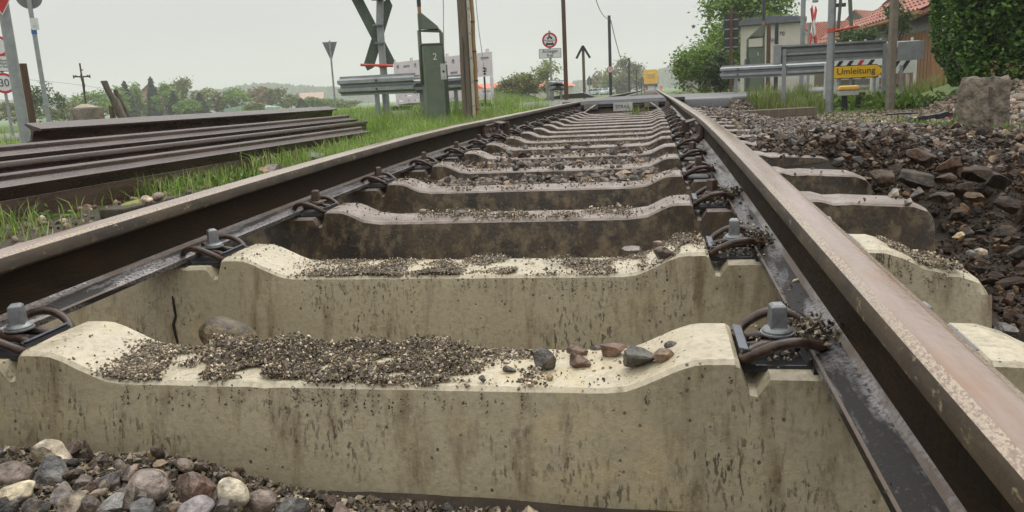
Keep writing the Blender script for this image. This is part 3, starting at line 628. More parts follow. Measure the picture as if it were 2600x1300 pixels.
FG = [  # px, py, width px, kind, colours, label
 (130, 1160, 104, 'a', TAN, CREAM, 'cream and orange topped stone standing tallest in the bottom left corner'),
 (132, 1205, 108, 'a', DGREY, GREY, 'dark grey angular stone under the cream topped stone, bottom left'),
 (30, 1208, 92, 'r', BRN, PINK, 'grey-brown rounded stone at the left picture edge'),
 (40, 1262, 104, 'a', DGREY, BRN, 'dark stone with pale yellow crust in the bottom left corner'),
 (282, 1224, 82, 'a', BRN, DGREY, 'dark brown jagged stone left of the big smooth cobble'),
 (376, 1236, 124, 'r', PINK, (.33, .26, .215), 'big smooth pinkish grey cobble among the front stones'),
 (486, 1240, 134, 'a', RED, BRN, 'red-brown blocky stone with split face, front row'),
 (592, 1252, 88, 'r', CREAM, (.62, .54, .38), 'cream egg-shaped pebble leaning upright at the front right of the stones'),
 (660, 1276, 86, 'r', PINK, BRN, 'pinkish brown rounded stone right of the cream pebble'),
 (497, 1296, 92, 'r', PURP, (.33, .29, .30), 'lilac grey egg-shaped cobble at the bottom edge'),
 (283, 1288, 84, 'a', GREY, (.25, .24, .235), 'light grey angular stone at the bottom edge below the jagged brown one'),
 (238, 1262, 66, 'a', BRN, TAN, 'brown striped stone between the grey angular stones'),
 (332, 1208, 52, 'a', RED, PINK, 'small reddish stone behind the big smooth cobble'),
 (182, 1300, 116, 'a', TAN, BRN, 'tan flat stone lying at the bottom edge on the left'),
 (166, 1262, 84, 'a', GREY, PINK, 'grey stone with pink patch in front of the dark angular stone'),
 (336, 1268, 86, 'a', DGREY, BRN, 'thin dark slate stone below the big smooth cobble'),
 (372, 1292, 78, 'a', DGREY, GREY, 'dark mottled stone left of the lilac cobble'),
 (748, 1290, 92, 'a', GREY, DGREY, 'grey stone farthest right of the front heap'),
 (440, 1290, 54, 'a', BRN, TAN, 'small brown stone beside the lilac cobble'),
 (566, 1292, 70, 'a', DGREY, BRN, 'dark brown stone below the cream pebble'),
 (868, 1300, 74, 'a', RED, BRN, 'reddish stone low at the front under the sleeper'),
 (1345, 1306, 56, 'a', TAN, (.45, .33, .19), 'tan stone peeping out under the sleeper near the picture middle'),
 (210, 1222, 62, 'a', BRN, GREY, 'brown stone with pale crust behind the striped one'),
 (90, 1290, 80, 'a', DGREY, BRN, 'dark brown stone at the bottom edge left of the tan flat one')]
for i, (px, py, w, kd, c1, c2, lb) in enumerate(FG):
    c1, c2 = [tuple(.68*q+.32*(sum(c)/3)*g for q, g in zip(c, (1.05, .95, .82))) for c in (c1, c2)]
    v = AF+(px-W0/2)/FPX*AR-(py-H0/2)/FPX*AU; tt = (-.175-CAM[1])/v[1]; zl0 = -.262 if px < 620 else (-.29 if px < 800 else -.335)
    if CAM[2]+tt*v[2] < zl0: tt = (zl0-CAM[2])/v[2]
    p = Vector(CAM+tt*v); r_ = w*tt/FPX/2
    single('ballast_stone', lb, 'stone', p, (r_*1.03, r_*.85, r_*.74), kd, c1, c2, 300+i, 'stones heaped in front of the nearest sleeper', cap=CREAM if i in (3,) else None, rot=(0, .9, .5) if i == 7 else ((.2, .3, .4*i)))
# filler under the front heap
mm = 900; fx = rng.uniform(-.85, .75, mm); fy = rng.uniform(-.62, -.165, mm); kk = rng.random(mm) < np.where(fx < -.12, 1, .10); fx, fy = fx[kk], fy[kk]
V, F, C = scatter(ANG+PEB, np.stack([fx, fy, ground_h(fx, fy)+rng.uniform(-.005, .012, len(fx))*(fx < .0)], -1), rng.uniform(.006, .022, len(fx)), PAL, WGT, 9)
setp(link('gravel', np_mesh('gravel', V, F, STONE, C)), 'small mixed gravel packed between the front stones', kind='stuff')
def on_sleeper(px, py, k):
    z = -.19+float(zp(k*SP)); p = G(px, py, z); z = float(top_z(np.array([p.x]), np.array([k*SP]))[0]); return G(px, py, z)
SL1 = [(1389, 938, 66, 'a', DGREY, GREY, 'dark grey slab stone, tallest of those on the nearest sleeper', (1, .75, 1.05)),
 (1468, 934, 68, 'a', BRN, PINK, 'brown wedge-shaped stone beside the tall grey slab', (1, .7, .6)), (1466, 903, 56, 'a', PINK, BRN, 'pinkish brown stone behind the brown wedge', (1, .7, .6)),
 (1557, 908, 68, 'a', RED, PINK, 'red-brown split stone on the nearest sleeper', (1, .7, .7)), (1620, 932, 104, 'a', DGREY, (.15, .155, .14), 'largest dark speckled stone on the nearest sleeper', (1, .65, .55)),
 (1683, 918, 62, 'a', TAN, BRN, 'tan striped stone at the right end of the row on the nearest sleeper', (1, .7, .65)), (1704, 882, 36, 'r', DGREY, GREY, 'small dark stone at the foot of the sleeper shoulder', (1, .8, .6)),
 (1514, 890, 32, 'a', DGREY, GREY, 'small dark stone behind the red-brown split stone', (1, .8, .6)), (1361, 906, 30, 'a', DGREY, BRN, 'small black stone left of the tall grey slab', (1, .8, .8)),
 (1291, 944, 42, 'a', DGREY, GREY, 'flat dark stone at the right end of the gravel heap', (1, .7, .5)), (1396, 962, 18, 'r', TAN, CREAM, 'tiny yellow pebble in front of the tall grey slab', (1, .9, .8)),
 (1226, 968, 26, 'a', DGREY, GREY, 'small dark chip at the sleeper edge in the gravel', (1, .8, .7)), (1850, 853, 36, 'a', DGREY, PURP, 'thin bluish stone flake on the sleeper shoulder', (1, .7, .22)),
 (1283, 925, 30, 'a', DGREY, BRN, 'dark flat chip behind the end of the gravel heap', (1, .7, .35))]
for i, (px, py, w, kd, c1, c2, lb, sh) in enumerate(SL1):
    p = on_sleeper(px, py, 0); d = (np.array(p)-CAM)@AF; r_ = w*d/FPX/2
    tz = float(top_z(np.array([p.x]), np.array([0.]))[0])
    single('ballast_stone', lb, 'stone', p, tuple(r_*q for q in sh), kd, tuple(q*k_ for q, k_ in zip(c1, (.68, .60, .52))), tuple(q*k_ for q, k_ in zip(c2, (.72, .64, .56))), 500+i, 'stones lying on the nearest sleeper', rot=(.1*(i % 3-1), .15*(i % 2), (.3, -.2, .5, .1, -.1)[i % 5]), rest=tz)
SL2 = [(1690, 655, 62, 'a', BRN, DGREY, 'dark brown block on the right of the second sleeper', (1, .6, .55), 1), (1607, 640, 58, 'a', GREY, PINK, 'flat grey stone left of the dark brown block on the second sleeper', (1, .6, .35), 1),
 (1668, 632, 36, 'a', BRN, PINK, 'small brown stone behind the dark brown block', (1, .8, .7), 1), (1570, 527, 18, 'a', TAN, BRN, 'small tan stone on the third sleeper', (1, .8, .8), 2), (1173, 548, 34, 'a', BRN, DGREY, 'flat brown stone at the front edge of the third sleeper', (1, .8, .5), 2), (1075, 543, 24, 'r', TAN, BRN, 'small round tan pebble on the third sleeper left of the flat one', (1, .8, .6), 2)]
for i, (px, py, w, kd, c1, c2, lb, sh, k) in enumerate(SL2):
    p = on_sleeper(px, py, k); d = (np.array(p)-CAM)@AF; r_ = w*d/FPX/2; tz = float(top_z(np.array([p.x]), np.array([k*SP]))[0])
    single('ballast_stone', lb, 'stone', p, tuple(r_*q for q in sh), kd, c1, c2, 540+i, 'stones lying on the farther sleepers', rot=(0, .1, .2*i), rest=tz)
p = P(582, 858, 1.62); single('ballast_stone', 'large brown crusted stone leaning in the pit behind the nearest sleeper', 'stone', p, (.060, .042, .040), 'r', (.055, .042, .028), (.17, .125, .07), 563, None, rot=(.2, .35, .1))
RT = [(2434, 600, 34, 'a', TAN, (.55, .42, .2), 'yellow stone on the outer end of the second sleeper', -.165), (2491, 640, 32, 'r', PINK, CREAM, 'pale pink pebble at the outer end of the second sleeper', -.165), (2466, 643, 26, 'r', GREY, DGREY, 'grey pebble left of the pale pink one', -.165),
 (2272, 496, 52, 'a', TAN, GREY, 'upright triangular tan stone on the outer end of the third sleeper', -.12), (2305, 512, 30, 'a', GREY, PINK, 'small flat grey stone beside the triangular one', -.12), (2330, 490, 44, 'a', DGREY, BRN, 'flat dark stone at the outer tip of the third sleeper', -.12),
 (2445, 835, 48, 'a', DGREY, BRN, 'black clod by the outer rail foot at the right edge', -.17), (2545, 840, 70, 'a', DGREY, GREY, 'black stones beside the outer end of the nearest sleeper', -.2)]
for i, (px, py, w, kd, c1, c2, lb, z) in enumerate(RT):
    p = G(px, py, z+.01); d = (np.array(p)-CAM)@AF; r_ = w*d/FPX/2; single('ballast_stone', lb, 'stone', p, (r_, r_*.75, r_*.62), kd, c1, c2, 580+i, 'stones on the outer sleeper ends')
# bigger broken rock on the right shoulder
HP = [(2330, 395, 88, GREY, BRN), (2200, 425, 60, DGREY, BRN), (2245, 450, 74, BRN, GREY), (2330, 455, 96, DGREY, GREY), (2410, 420, 84, PINK, BRN), (2470, 440, 92, BRN, DGREY), (2540, 460, 84, GREY, DGREY), (2290, 425, 56, TAN, GREY), (2500, 400, 60, BRN, GREY), (2390, 375, 66, GREY, PINK), (2210, 372, 44, TAN, CREAM), (2180, 345, 60, DGREY, BRN), (2265, 380, 72, GREY, BRN), (2445, 480, 84, DGREY, BRN), (2560, 520, 80, BRN, DGREY), (2390, 500, 66, DGREY, GREY), (2100, 355, 54, GREY, PINK), (2020, 372, 52, GREY, BRN), (1985, 350, 44, BRN, DGREY), (2050, 340, 42, DGREY, GREY), (2480, 500, 60, BRN, TAN), (2300, 350, 60, PINK, GREY), (2350, 345, 54, DGREY, BRN), (2150, 395, 40, RED, BRN), (2545, 590, 70, DGREY, BRN), (2590, 640, 80, DGREY, GREY), (2570, 720, 70, BRN, DGREY), (2430, 545, 60, DGREY, BRN), (2455, 590, 44, DGREY, GREY), (2400, 455, 58, BRN, GREY)]
def cname(c1, c2):
    nm = {GREY: 'grey', DGREY: 'dark grey', BRN: 'brown', RED: 'reddish', TAN: 'tan', PINK: 'pinkish', CREAM: 'cream'}; return nm[c1]+' and '+nm[c2]
rowof = lambda py: 'uppermost' if py < 385 else ('middle' if py < 445 else ('lower' if py < 530 else 'lowest'))
nth = ['first', 'second', 'third', 'fourth', 'fifth', 'sixth', 'seventh', 'eighth', 'ninth', 'tenth', 'eleventh', 'twelfth', 'thirteenth']
for i, (px, py, w, c1, c2) in enumerate(HP):
    row = sorted(a[0] for a in HP if rowof(a[1]) == rowof(py))
    p = G(px, py, -.16)
    for _ in range(4): p = G(px, py, gz(p.x, p.y)+.015)
    d = (np.array(p)-CAM)@AF; r_ = w*d/FPX/2
    single('ballast_stone', f'{cname(c1, c2)} rock, {nth[row.index(px)]} of the {rowof(py)} row right of the rail', 'stone', p, (r_, r_*.8, r_*.55), 'a', tuple(q*k_ for q, k_ in zip(c1, (.46, .38, .31))), tuple(q*k_ for q, k_ in zip(c2, (.56, .47, .38))), 620+i, 'broken rocks on the right shoulder', mt=TRENCH)

# ------------------------------------------------------------------ wet grit lying on sleepers and rail feet
def grit(k, n, dens, smin, smax, seed, hfun, label, xr=(-.6, .62)):
    r = np.random.default_rng(seed); x = r.uniform(*xr, n); y = r.uniform(-.079, .089, n)
    kp = r.random(n) < dens(x, y); x, y = x[kp], y[kp]; s = smin+(smax-smin)*r.random(len(x))**3
    z = top_z(x, np.full(len(x), k*SP))+hfun(x, y)*r.random(len(x))-np.maximum(0, np.abs(y-.006)-.082)*1.2+y*math.tan(.035-.0063*k*SP)
    V, F, C = scatter(GRN, np.stack([x, y+k*SP, z], -1), s, PALG, WGG, seed, 1.0, .1)
    setp(link('grit', np_mesh('grit', V, F, GRIT, C)), label, kind='stuff')
mat('mud', (.05, .038, .026), (.17, .135, .10), 130, .4, .7, bump=1.0, bscale=260)
def mud(k, dens, hfun, thr, label, xr=(-.58, .6)):
    xs, ys = np.linspace(*xr, 220), np.linspace(-.076, .086, 36); X, Y = np.meshgrid(xs, ys); d = dens(X, Y); h = hfun(X, Y)
    Z = top_z(X.ravel(), np.full(X.size, k*SP)).reshape(X.shape)+.0012+h*.55*(.6+.8*vnoise(X, Y, 90, 5))-np.maximum(0, np.abs(Y)-.086)*1.0+Y*math.tan(.035-.0063*k*SP)
    i = np.arange(X.size).reshape(X.shape); F = np.stack([i[:-1, :-1], i[:-1, 1:], i[1:, 1:], i[1:, :-1]], -1).reshape(-1, 4); kp = (d[:-1, :-1]+.25*(vnoise(X, Y, 120, 8)[:-1, :-1]-.5) > thr).ravel()
    setp(link('mud', np_mesh('mud', np.stack([X, Y+k*SP, Z], -1).reshape(-1, 3), F[kp], M['mud'], None, True)), label, kind='stuff')
def d1(x, y):
    c = fbm(x, y, 16, 31, 2); m = ss(-.50, -.40, x)*(1-ss(.20, .33, x))
    line = np.abs(y+.0-.02*np.sin(x*9))
    return np.clip((c-.34)*6, 0, 1)*m*(1-ss(.070, .090, np.abs(y)))+.8*ss(-.36, -.26, x)*(1-ss(.12, .24, x))*(np.abs(y) < .070+.03*(c-.5))*(c > .26)+.012*(x > .2)+.006
def h1(x, y): return (.010+.030*np.clip((fbm(x, y, 14, 31, 2)-.36)*3.0, 0, 1))*ss(-.46, -.3, x)*(1-ss(.08, .26, x))*(1-ss(.05, .095, np.abs(y)))
mud(0, d1, h1, .62, 'thin damp mud under the grit on the nearest sleeper')
grit(0, 60000, d1, .0012, .0050, 61, h1, 'damp grey-brown grit heaped along the nearest sleeper', (-.6, .5))
def d2(x, y): return np.clip((fbm(x, y, 14, 41, 2)-.33)*4, 0, 1)*ss(-.46, -.28, x)*(1-ss(.52, .6, x))+.04
def h2(x, y): return .014*np.clip((fbm(x, y, 12, 41, 2)-.4)*3, 0, 1)*ss(-.4, -.2, x)+.03*np.exp(-((x-.25)/.05)**2-((y+.0)/.05)**2)
mud(1, d2, h2, .60, 'thin damp mud under the grit on the second sleeper')
grit(1, 36000, d2, .0012, .0048, 62, h2, 'speckled grit strewn along the second sleeper')
def d3(x, y): return np.clip((fbm(x, y, 12, 51, 2)-.45)*4, 0, 1)*ss(-.35, -.1, x)*(1-ss(.2, .5, x))+.05
grit(2, 9000, d3, .002, .0065, 63, lambda x, y: .012*(fbm(x, y, 12, 51, 2) > .55), 'sparse grit and crumbs on the third sleeper')
def d1b(x, y): return np.clip((fbm(x, y, 14, 47, 2)-.3)*4, 0, 1)*(x > .98)
grit(1, 3500, d1b, .0018, .006, 65, lambda x, y: .008+0*x, 'grit on the outer end of the second sleeper', (.98, 1.12))
for k in range(3, 9): grit(k, 1100, lambda x, y: np.clip((fbm(x, y, 10, 50+k, 2)-.46)*4, 0, 1)+.03, .0025, .008, 70+k, lambda x, y: .010*np.ones(len(x)), f'grit and crumbs on the {ordn[k]} sleeper')
# mud drips clinging below the sleeper edges
r = np.random.default_rng(15); DP = []
for k, x0, x1, ns in ((0, -.40, .30, 90), (1, -.35, .50, 80), (1, .95, 1.13, 26), (0, .45, .58, 8)):
    for _ in range(ns):
        x = r.uniform(x0, x1); n_ = r.integers(2, 11); zt0 = float(top_z(np.array([x]), np.array([k*SP]))[0])-r.uniform(.002, .03)
        for j in range(n_): z_ = zt0-j*r.uniform(.002, .005); dd = (zt0+.02-z_); DP.append((x+r.normal()*.0012, k*SP-.0815-dd*.17, z_, r.uniform(.0008, .0026)))
DP = np.array(DP); V, F, C = scatter(GRN, DP[:, :3], DP[:, 3], PALG*.42, WGG, 16, 1, .5); setp(link('mud_drips', np_mesh('mud_drips', V, F, GRIT, C)), 'dark mud drips clinging below the edges of the pale sleepers', kind='stuff')
# clods and crumbs on the rail feet
r = np.random.default_rng(5); n = 1500; sd_ = np.where(r.random(n) < .62, 1, -1); yy = r.uniform(-.7, 5, n); cl = vnoise(yy, sd_*3., 5, 77); kp = r.random(n) < np.clip((cl-.40)*2.2, .02, 1); sd_, yy = sd_[kp], yy[kp]
xx = sd_*(RC-r.uniform(.022, .062, len(yy))); zz = zp(yy)-.1245-.012*(np.abs(np.abs(xx)-RC)-.024)/.0375
V, F, C = scatter(GRN, np.stack([xx, yy, zz], -1), .0014+.006*r.random(len(yy))**3, PALG, WGG, 6, 1.0, .15); setp(link('grit', np_mesh('grit', V, F, GRIT, C)), 'crumbs of grit stuck on the wet rail feet', kind='stuff')
r = np.random.default_rng(8); LX = []
for k in range(0, 3):
    for q in range(150):
        LX.append((RC-.10+r.normal()*.028, SP*k+r.normal()*.04, float(zp(k*SP))+ZS+.012+abs(r.normal())*.008))
    for q in range(220): LX.append((RC-.045+r.normal()*.018, SP*k-.0+r.normal()*.035+.01, float(zp(k*SP))-.128+abs(r.normal())*.008))
LX = np.array(LX); V, F, C = scatter(GRN, LX, r.uniform(.002, .007, len(LX)), PALG*.6, WGG, 12, 1, .2); setp(link('dirt', np_mesh('dirt', V, F, GRIT, C)), 'wet dirt packed round the clamps of the right rail', kind='stuff')

# ------------------------------------------------------------------ placing helpers for the things round about
def spot(px, py, d):
    p = P(px, py, d); return Vector((p.x, p.y, gz(p.x, p.y)))
def face(p, off=0): return math.atan2(-(p[0]-CAM[0]), p[1]-CAM[1])+off
def zz_(px, py, d): return P(px, py, d).z
def post(t, h, r, m, z0=-.15, name='post', n=14, loc=(0, 0)): return MB().tube([(loc[0], loc[1], z0), (loc[0], loc[1], h)], r, n).build(name, m, t, smooth=False) if n < 8 else auto_smooth(MB().tube([(loc[0], loc[1], z0), (loc[0], loc[1], h)], r, n).build(name, m, t), 50)
def disc(t, name, z, r, m, y=0, th=.004, x=0, n=36): return MB().lathe([(r, -th), (r, 0)], n, (x, y, z), 'y').build(name, m, t)
def plate(t, name, x0, x1, z0, z1, y, m, th=.004, bevel=0): return MB().box(((x0+x1)/2, y, (z0+z1)/2), (x1-x0, th, z1-z0)).build(name, m, t, bevel=bevel)

# ------------------------------------------------------------------ stack of old rails on the left
SC = 1.06
PROF = HEAD[::1]+WEBR[1:]+FOOT[1:-1]+[(-x, z) for x, z in WEBR[:0:-1]]
PROF = [(x*SC, (z+.075)*SC) for x, z in PROF]
def old_rail(px0, px1, X, z, ang, label, tilt=0, flip=1):
    """rail lying parallel to the track, X metres left of the camera, section turned by ang"""
    xw = CAM[0]-X
    yv = lambda px: CAM[1]+X/math.tan(math.atan((1300-px)/FPX)+YAW) if px < 1650 else 50
    y0, y1 = yv(px0), yv(px1); c, s = math.cos(ang), math.sin(ang)
    pr = [(c*x-s*q, s*x+c*q) for x, q in PROF]
    t = thing('old_rail', label, 'rail', (xw, y0, z), group='stack of old rails left of the track')
    o = MB().prism(pr, 0, y1-y0).build('rail_bar', M['old_rail'], t); auto_smooth(o, 35); t.rotation_euler.x = tilt; return t
D90 = math.pi/2
old_rail(-900, 1000, 3.12, -.195, D90+.04, 'old rail lying on its side along the front of the stack')
old_rail(-900, 945, 3.34, -.095, .98, 'old rail tipped back on the stack, broad flat side up, second from the front')
old_rail(-900, 950, 3.52, -.055, .06, 'old rail standing upright in the middle of the stack with grey worn head')
old_rail(-900, 915, 3.78, .035, .98, 'old rail tipped back high on the stack below the topmost one')
old_rail(115, 868, 4.04, .125, math.pi-.34, 'topmost old rail lying upside down with its flat foot up')
old_rail(-900, 850, 3.36, -.235, D90, 'old rail at the bottom of the stack, second from the front')
old_rail(-900, 840, 3.62, -.19, .1, 'old rail at the bottom of the stack, third from the front')
old_rail(-900, 830, 3.82, -.06, math.pi+.05, 'old rail in the middle of the stack under the tipped one')
old_rail(-900, 820, 4.06, -.03, .0, 'old rail under the topmost upside-down one')
old_rail(-900, 815, 4.05, -.20, .0, 'old rail at the bottom of the stack at the back')

# ------------------------------------------------------------------ signs and posts on the left
def place(name, label, cat, px, py, d, off=0, group=None):
    p = spot(px, py, d); return thing(name, label, cat, p, face(p, off), group), p
t, p = place('yield_sign', 'red and white triangular yield sign on a thick galvanised pole, left edge', 'sign', 64, 342, 8.5, .15)
zt = zz_(4, 46, 8.5)-p.z
post(t, zt+.9, .054, M['galv_dull'], name='pole')
tri = lambda s: [(-.035, zt+.52-s*.52), (-.035-s*.45, zt+.52+s*.26), (-.035+s*.45, zt+.52+s*.26)]
MB().prism(tri(1.0), -.10, -.095).build('sign_plate', M['sign_red'], t); MB().prism(tri(.96), -.094, -.060).build('plate_back', M['sign_back'], t); MB().prism(tri(.60), -.104, -.1005).build('sign_field', M['white_paint'], t)
MB().prism(tri(1.03), -.0995, -.0975).build('rim', M['white_paint'], t)
t, p = place('traffic_sign', 'round white speed sign over a text plate on a thin pole at the left edge', 'sign', 33, 345, 17, .1)
b = lambda px, py: (zz_(px, py, 17)-p.z)
post(t, b(-5, 95), .03, M['galv_dull'], name='pole')
def roundsign(t, z, r, txt=None, y=-.05, x=0):
    disc(t, 'sign_plate', z, r, M['white_paint'], y, .004, x); ring(t, 'red_ring', z, r*.76, r*.985, M['sign_red'], y-.0045, x); disc(t, 'plate_back', z, r*.99, M['sign_back'], y+.02, .012, x)
    if txt: text_part('lettering', txt, r*1.05, M['sign_black'], t, (x, y-.008, z), sx_=.85)
roundsign(t, b(3, 213), .215, '30'); plate(t, 'text_plate', -.29, .20, b(8, 182), b(8, 146), -.05, M['white_paint']); 
plate(t, 'plate_border', -.30, .21, b(8, 184), b(8, 144), -.044, M['sign_black'])
text_part('lettering', 'Land- u. forst-\nwirtschaftlicher\nVerkehr frei', .075, M['sign_black'], t, (-.045, -.055, (b(8, 182)+b(8, 146))/2), sx_=.9)
roundsign(t, b(-18, 122), .215)
t, p = place('timber_post', 'dark brown upright timber post just right of the thick galvanised pole', 'post', 88, 345, 9.3, .3)
MB().box((0, 0, (zz_(52, 164, 9.3)-p.z)/2-.1), (.072, .06, zz_(52, 164, 9.3)-p.z+.2)).build('timber', M['brown_wood'], t, bevel=.006)
t, p = place('traffic_sign', 'back of a round sign on a leaning pole with a paper notice and blue tape', 'sign', 124, 308, 14, math.pi-.1)
b = lambda px, py: (zz_(px, py, 14)-p.z)
post(t, b(66, -40), .038, M['galv_dull'], name='pole'); disc(t, 'sign_plate', b(70, 0)-.0, .205, M['sign_back'], -.05, .006); disc(t, 'sign_front', b(70, 0), .20, M['white_paint'], -.0565, .003)
MB().box((-.03, .045, b(88, 67)), (.125, .002, .20)).build('paper_notice', M['white_paint'], t); MB().tube([(0, 0, b(80, 92)), (0, 0, b(80, 79))], .045, 12).build('blue_tape', M['blue_tape'], t)
[MB().box((-.03+dx_, .047, b(88, 67)-.03-.02*k_), (w_, .001, .006)).build('print_line', M['sign_back'], t) for k_, (dx_, w_) in enumerate(((0, .06), (.01, .05), (-.02, .03)))]
# wayside cross
t, p = place('wayside_cross', 'dark iron crucifix rising from a rough stone block', 'crucifix', 225, 308, 16, .1)
b = lambda px, py: (zz_(px, py, 16)-p.z)
zb, zc, ztop, za = b(225, 310), b(225, 266), b(191, 163), b(200, 196)
V, F = ico(4); V = V/np.abs(V).max(1)[:, None]; nzv = np.array([mnoise.fractal(Vector(v*1.7), 1, 2, 4) for v in V]); V = np.stack([V[:, 0]*.29*(1+.10*nzv), V[:, 1]*.25*(1+.10*nzv), (V[:, 2]+1)/2*(zc-zb+.07)+zb-.12], -1)
st = link('stone_block', np_mesh('stone_block', V, F, M['stone_old'], None, True), t)
MB().add([(-.27, -.23, zc-.07), (.27, -.23, zc-.07), (.27, .23, zc-.07), (-.27, .23, zc-.07), (-.08, -.03, zc+.02), (.02, -.03, zc+.02), (.02, .03, zc+.02), (-.08, .03, zc+.02)], [(0, 1, 5, 4), (1, 2, 6, 5), (2, 3, 7, 6), (3, 0, 4, 7), (4, 5, 6, 7), (3, 2, 1, 0)]).build('cap', M['stone_cap'], t, bevel=.01)
mb = MB().box((0, 0, (zc+ztop)/2), (.03, .02, ztop-zc)).box((0, 0, za), (.26, .02, .026))
for q in (-1, 1): mb.add([(q*.12, -.01, za-.012), (q*.155, -.01, za-.04), (q*.155, -.01, za+.04), (q*.12, -.01, za+.012), (q*.12, .01, za-.012), (q*.155, .01, za-.04), (q*.155, .01, za+.04), (q*.12, .01, za+.012)], [(0, 1, 2, 3), (7, 6, 5, 4), (0, 4, 5, 1), (1, 5, 6, 2), (2, 6, 7, 3), (3, 7, 4, 0)])
mb.box((.02, 0, za+.13), (.05, .018, .02)); mb.build('cross', M['brown_wood'], t)
fg = MB()
fg.tube([(0, -.03, za+.015), (0, -.035, za-.05), (.006, -.035, za-.12), (.012, -.04, za-.17), (.004, -.045, za-.24), (.008, -.03, za-.30)], [.022, .028, .022, .024, .017, .010], 8)
fg.tube([(-.12, -.018, za+.03), (-.06, -.028, za-.005), (0, -.033, za-.01), (.06, -.028, za-.005), (.12, -.018, za+.03)], [.008, .012, .02, .012, .008], 6)
fg.tube([(-.004, -.038, za+.0), (-.010, -.042, za+.03), (-.012, -.042, za+.055)], [.012, .02, .012], 8); fg.build('corpus', M['rust_screw'], t, smooth=True)
MB().box((0, 0, zb-.10), (.78, .6, .12)).build('plinth', M['stone_old'], t, bevel=.02)
# weathered stumps
def leaning(name, label, pxt, pyt, pxb, pyb, d, w, m, grp):
    a, c = P(pxb, pyb, d), P(pxt, pyt, d); a = a-(c-a)*.25; n = 7; pts = [a.lerp(c, i/(n-1)) for i in range(n)]
    pts = [q+Vector((random.uniform(-1, 1), random.uniform(-1, 1), 0))*w*.06 for q in pts]
    o = MB().tube([q-a for q in pts], [w*(.56-.08*i/(n-1))*random.uniform(.9, 1.1) for i in range(n)], 7).build('timber', m, None); t = thing(name, label, 'post', a, group=grp); o.parent = t
    V, F = rock(int(pxt), 'a', (w*.52, w*.52, w*.35)); s2 = link('splintered_top', np_mesh('splintered_top', V, F, m, None, False), t, c-a); return t
mat('mossy_wood', (.04, .034, .022), (.12, .10, .065), 6, .7, .9, bump=.7, bscale=30, stretch=(5, 5, .8))
leaning('timber_stump', 'tallest leaning weathered timber of the group right of the stone block', 265, 208, 308, 302, 17, .13, M['mossy_wood'], 'weathered leaning timbers')
leaning('timber_stump', 'shorter dark leaning timber right of the tallest one', 293, 230, 328, 302, 17.2, .10, M['mossy_wood'], 'weathered leaning timbers')
leaning('timber_stump', 'pale leaning slat between the two leaning timbers', 296, 250, 320, 302, 16.8, .07, M['grey_wood'], 'weathered leaning timbers')
leaning('timber_stump', 'low broken dark stump left of the tallest leaning timber', 281, 272, 286, 305, 17, .09, M['brown_wood'], 'weathered leaning timbers')
t, p = place('yield_sign', 'back of a small grey triangular yield sign on a thin leaning pole', 'sign', 851, 262, 34, math.pi)
b = lambda px, py: (zz_(px, py, 34)-p.z)
MB().prism([(0, b(838, 157)), (-.31, b(834, 109)), (.31, b(834, 109))], -.05, -.044).build('sign_plate', M['sign_back'], t); MB().prism([(0, b(838, 154)), (-.28, b(834, 111)), (.28, b(834, 111))], -.056, -.0505).build('sign_front', M['white_paint'], t); post(t, b(836, 106), .04, M['galv_dull'], name='pole')

# ------------------------------------------------------------------ W-beam guard rails
def wpoly(h=.31, dp=.075, th=.004):
    q = [(0, 0), (0, .03), (dp, .065), (dp, .115), (0, .14), (0, .17), (dp, .195), (dp, .245), (0, .28), (0, .31)]
    q = [(a, z*h/.31) for a, z in q]; return q+[(a-th, z) for a, z in q[::-1]]
def guard(name, label, A, B, z0, z1, h, posts, m, flip=1, pz=-.7, group='crash barriers by the crossing', endcap=False):
    A, B = Vector((A.x, A.y, 0)), Vector((B.x, B.y, 0)); L = (B-A).length; t = thing(name, label, 'guard rail', (A.x, A.y, gz(A.x, A.y)), math.atan2(B.y-A.y, B.x-A.x), group)
    za, zb = z0-t.location.z, z1-t.location.z; n = 10; poly = wpoly(h); mb = MB(); k = len(poly); V = []
    for i in range(n+1):
        u = i/n; V += [(u*L, -flip*a, za+(zb-za)*u+z) for a, z in poly]
    mb.add(V, [(i*k+j, i*k+(j+1) % k, (i+1)*k+(j+1) % k, (i+1)*k+j) for i in range(n) for j in range(k)]+[tuple(range(k)), tuple(n*k+j for j in range(k))])
    mb.build('beam', m, t)
    for u in posts:
        zc = za+(zb-za)*u; q = MB(); x = u*L; y = flip*.05
        q.box((x, y, (zc+h*.8+pz)/2), (.055, .006, zc+h*.8-pz)).box((x-.027, y+.025, (zc+h*.8+pz)/2), (.006, .05, zc+h*.8-pz)).box((x+.027, y+.025, (zc+h*.8+pz)/2), (.006, .05, zc+h*.8-pz)); q.build('post', M['galv_dull'], t)
        for zq in (.09, .22): MB().lathe([(.018, 0), (.018, .012), (.01, .02)], 8, axis='y').build('bolt', M['rust_screw'], t, loc=(x+.11, -flip*.078 if flip < 0 else -.085, zc+zq*h/.31))
    if endcap:
        MB().prism([(-.02, za-.01), (.10, za-.01), (.10, za+h+.015), (-.02, za+h+.015)], -.10, .03).build('end_cap', m, t, bevel=.012)
    return t
guard('guard_rail', 'galvanised crash barrier left of the track in tall grass', P(866, 240, 12.6), P(1058, 240, 12.0), zz_(866, 244, 12.6), zz_(1058, 236, 12.0), .30, (.45,), M['galv_dull'])
guard('guard_rail', 'narrow overlapping crash barrier end running behind the green cabinet', P(1050, 240, 12.3), P(1185, 236, 12.4), zz_(1050, 238, 12.3), zz_(1185, 228, 12.4), .24, (.15, .8), M['galv_dull'])
guard('guard_rail', 'short crash barrier with several posts beside the brown steel pole', P(1396, 236, 20), P(1412, 232, 22), zz_(1396, 232, 20), zz_(1412, 228, 22), .28, (.1, .5, .9), M['galv_dull'])
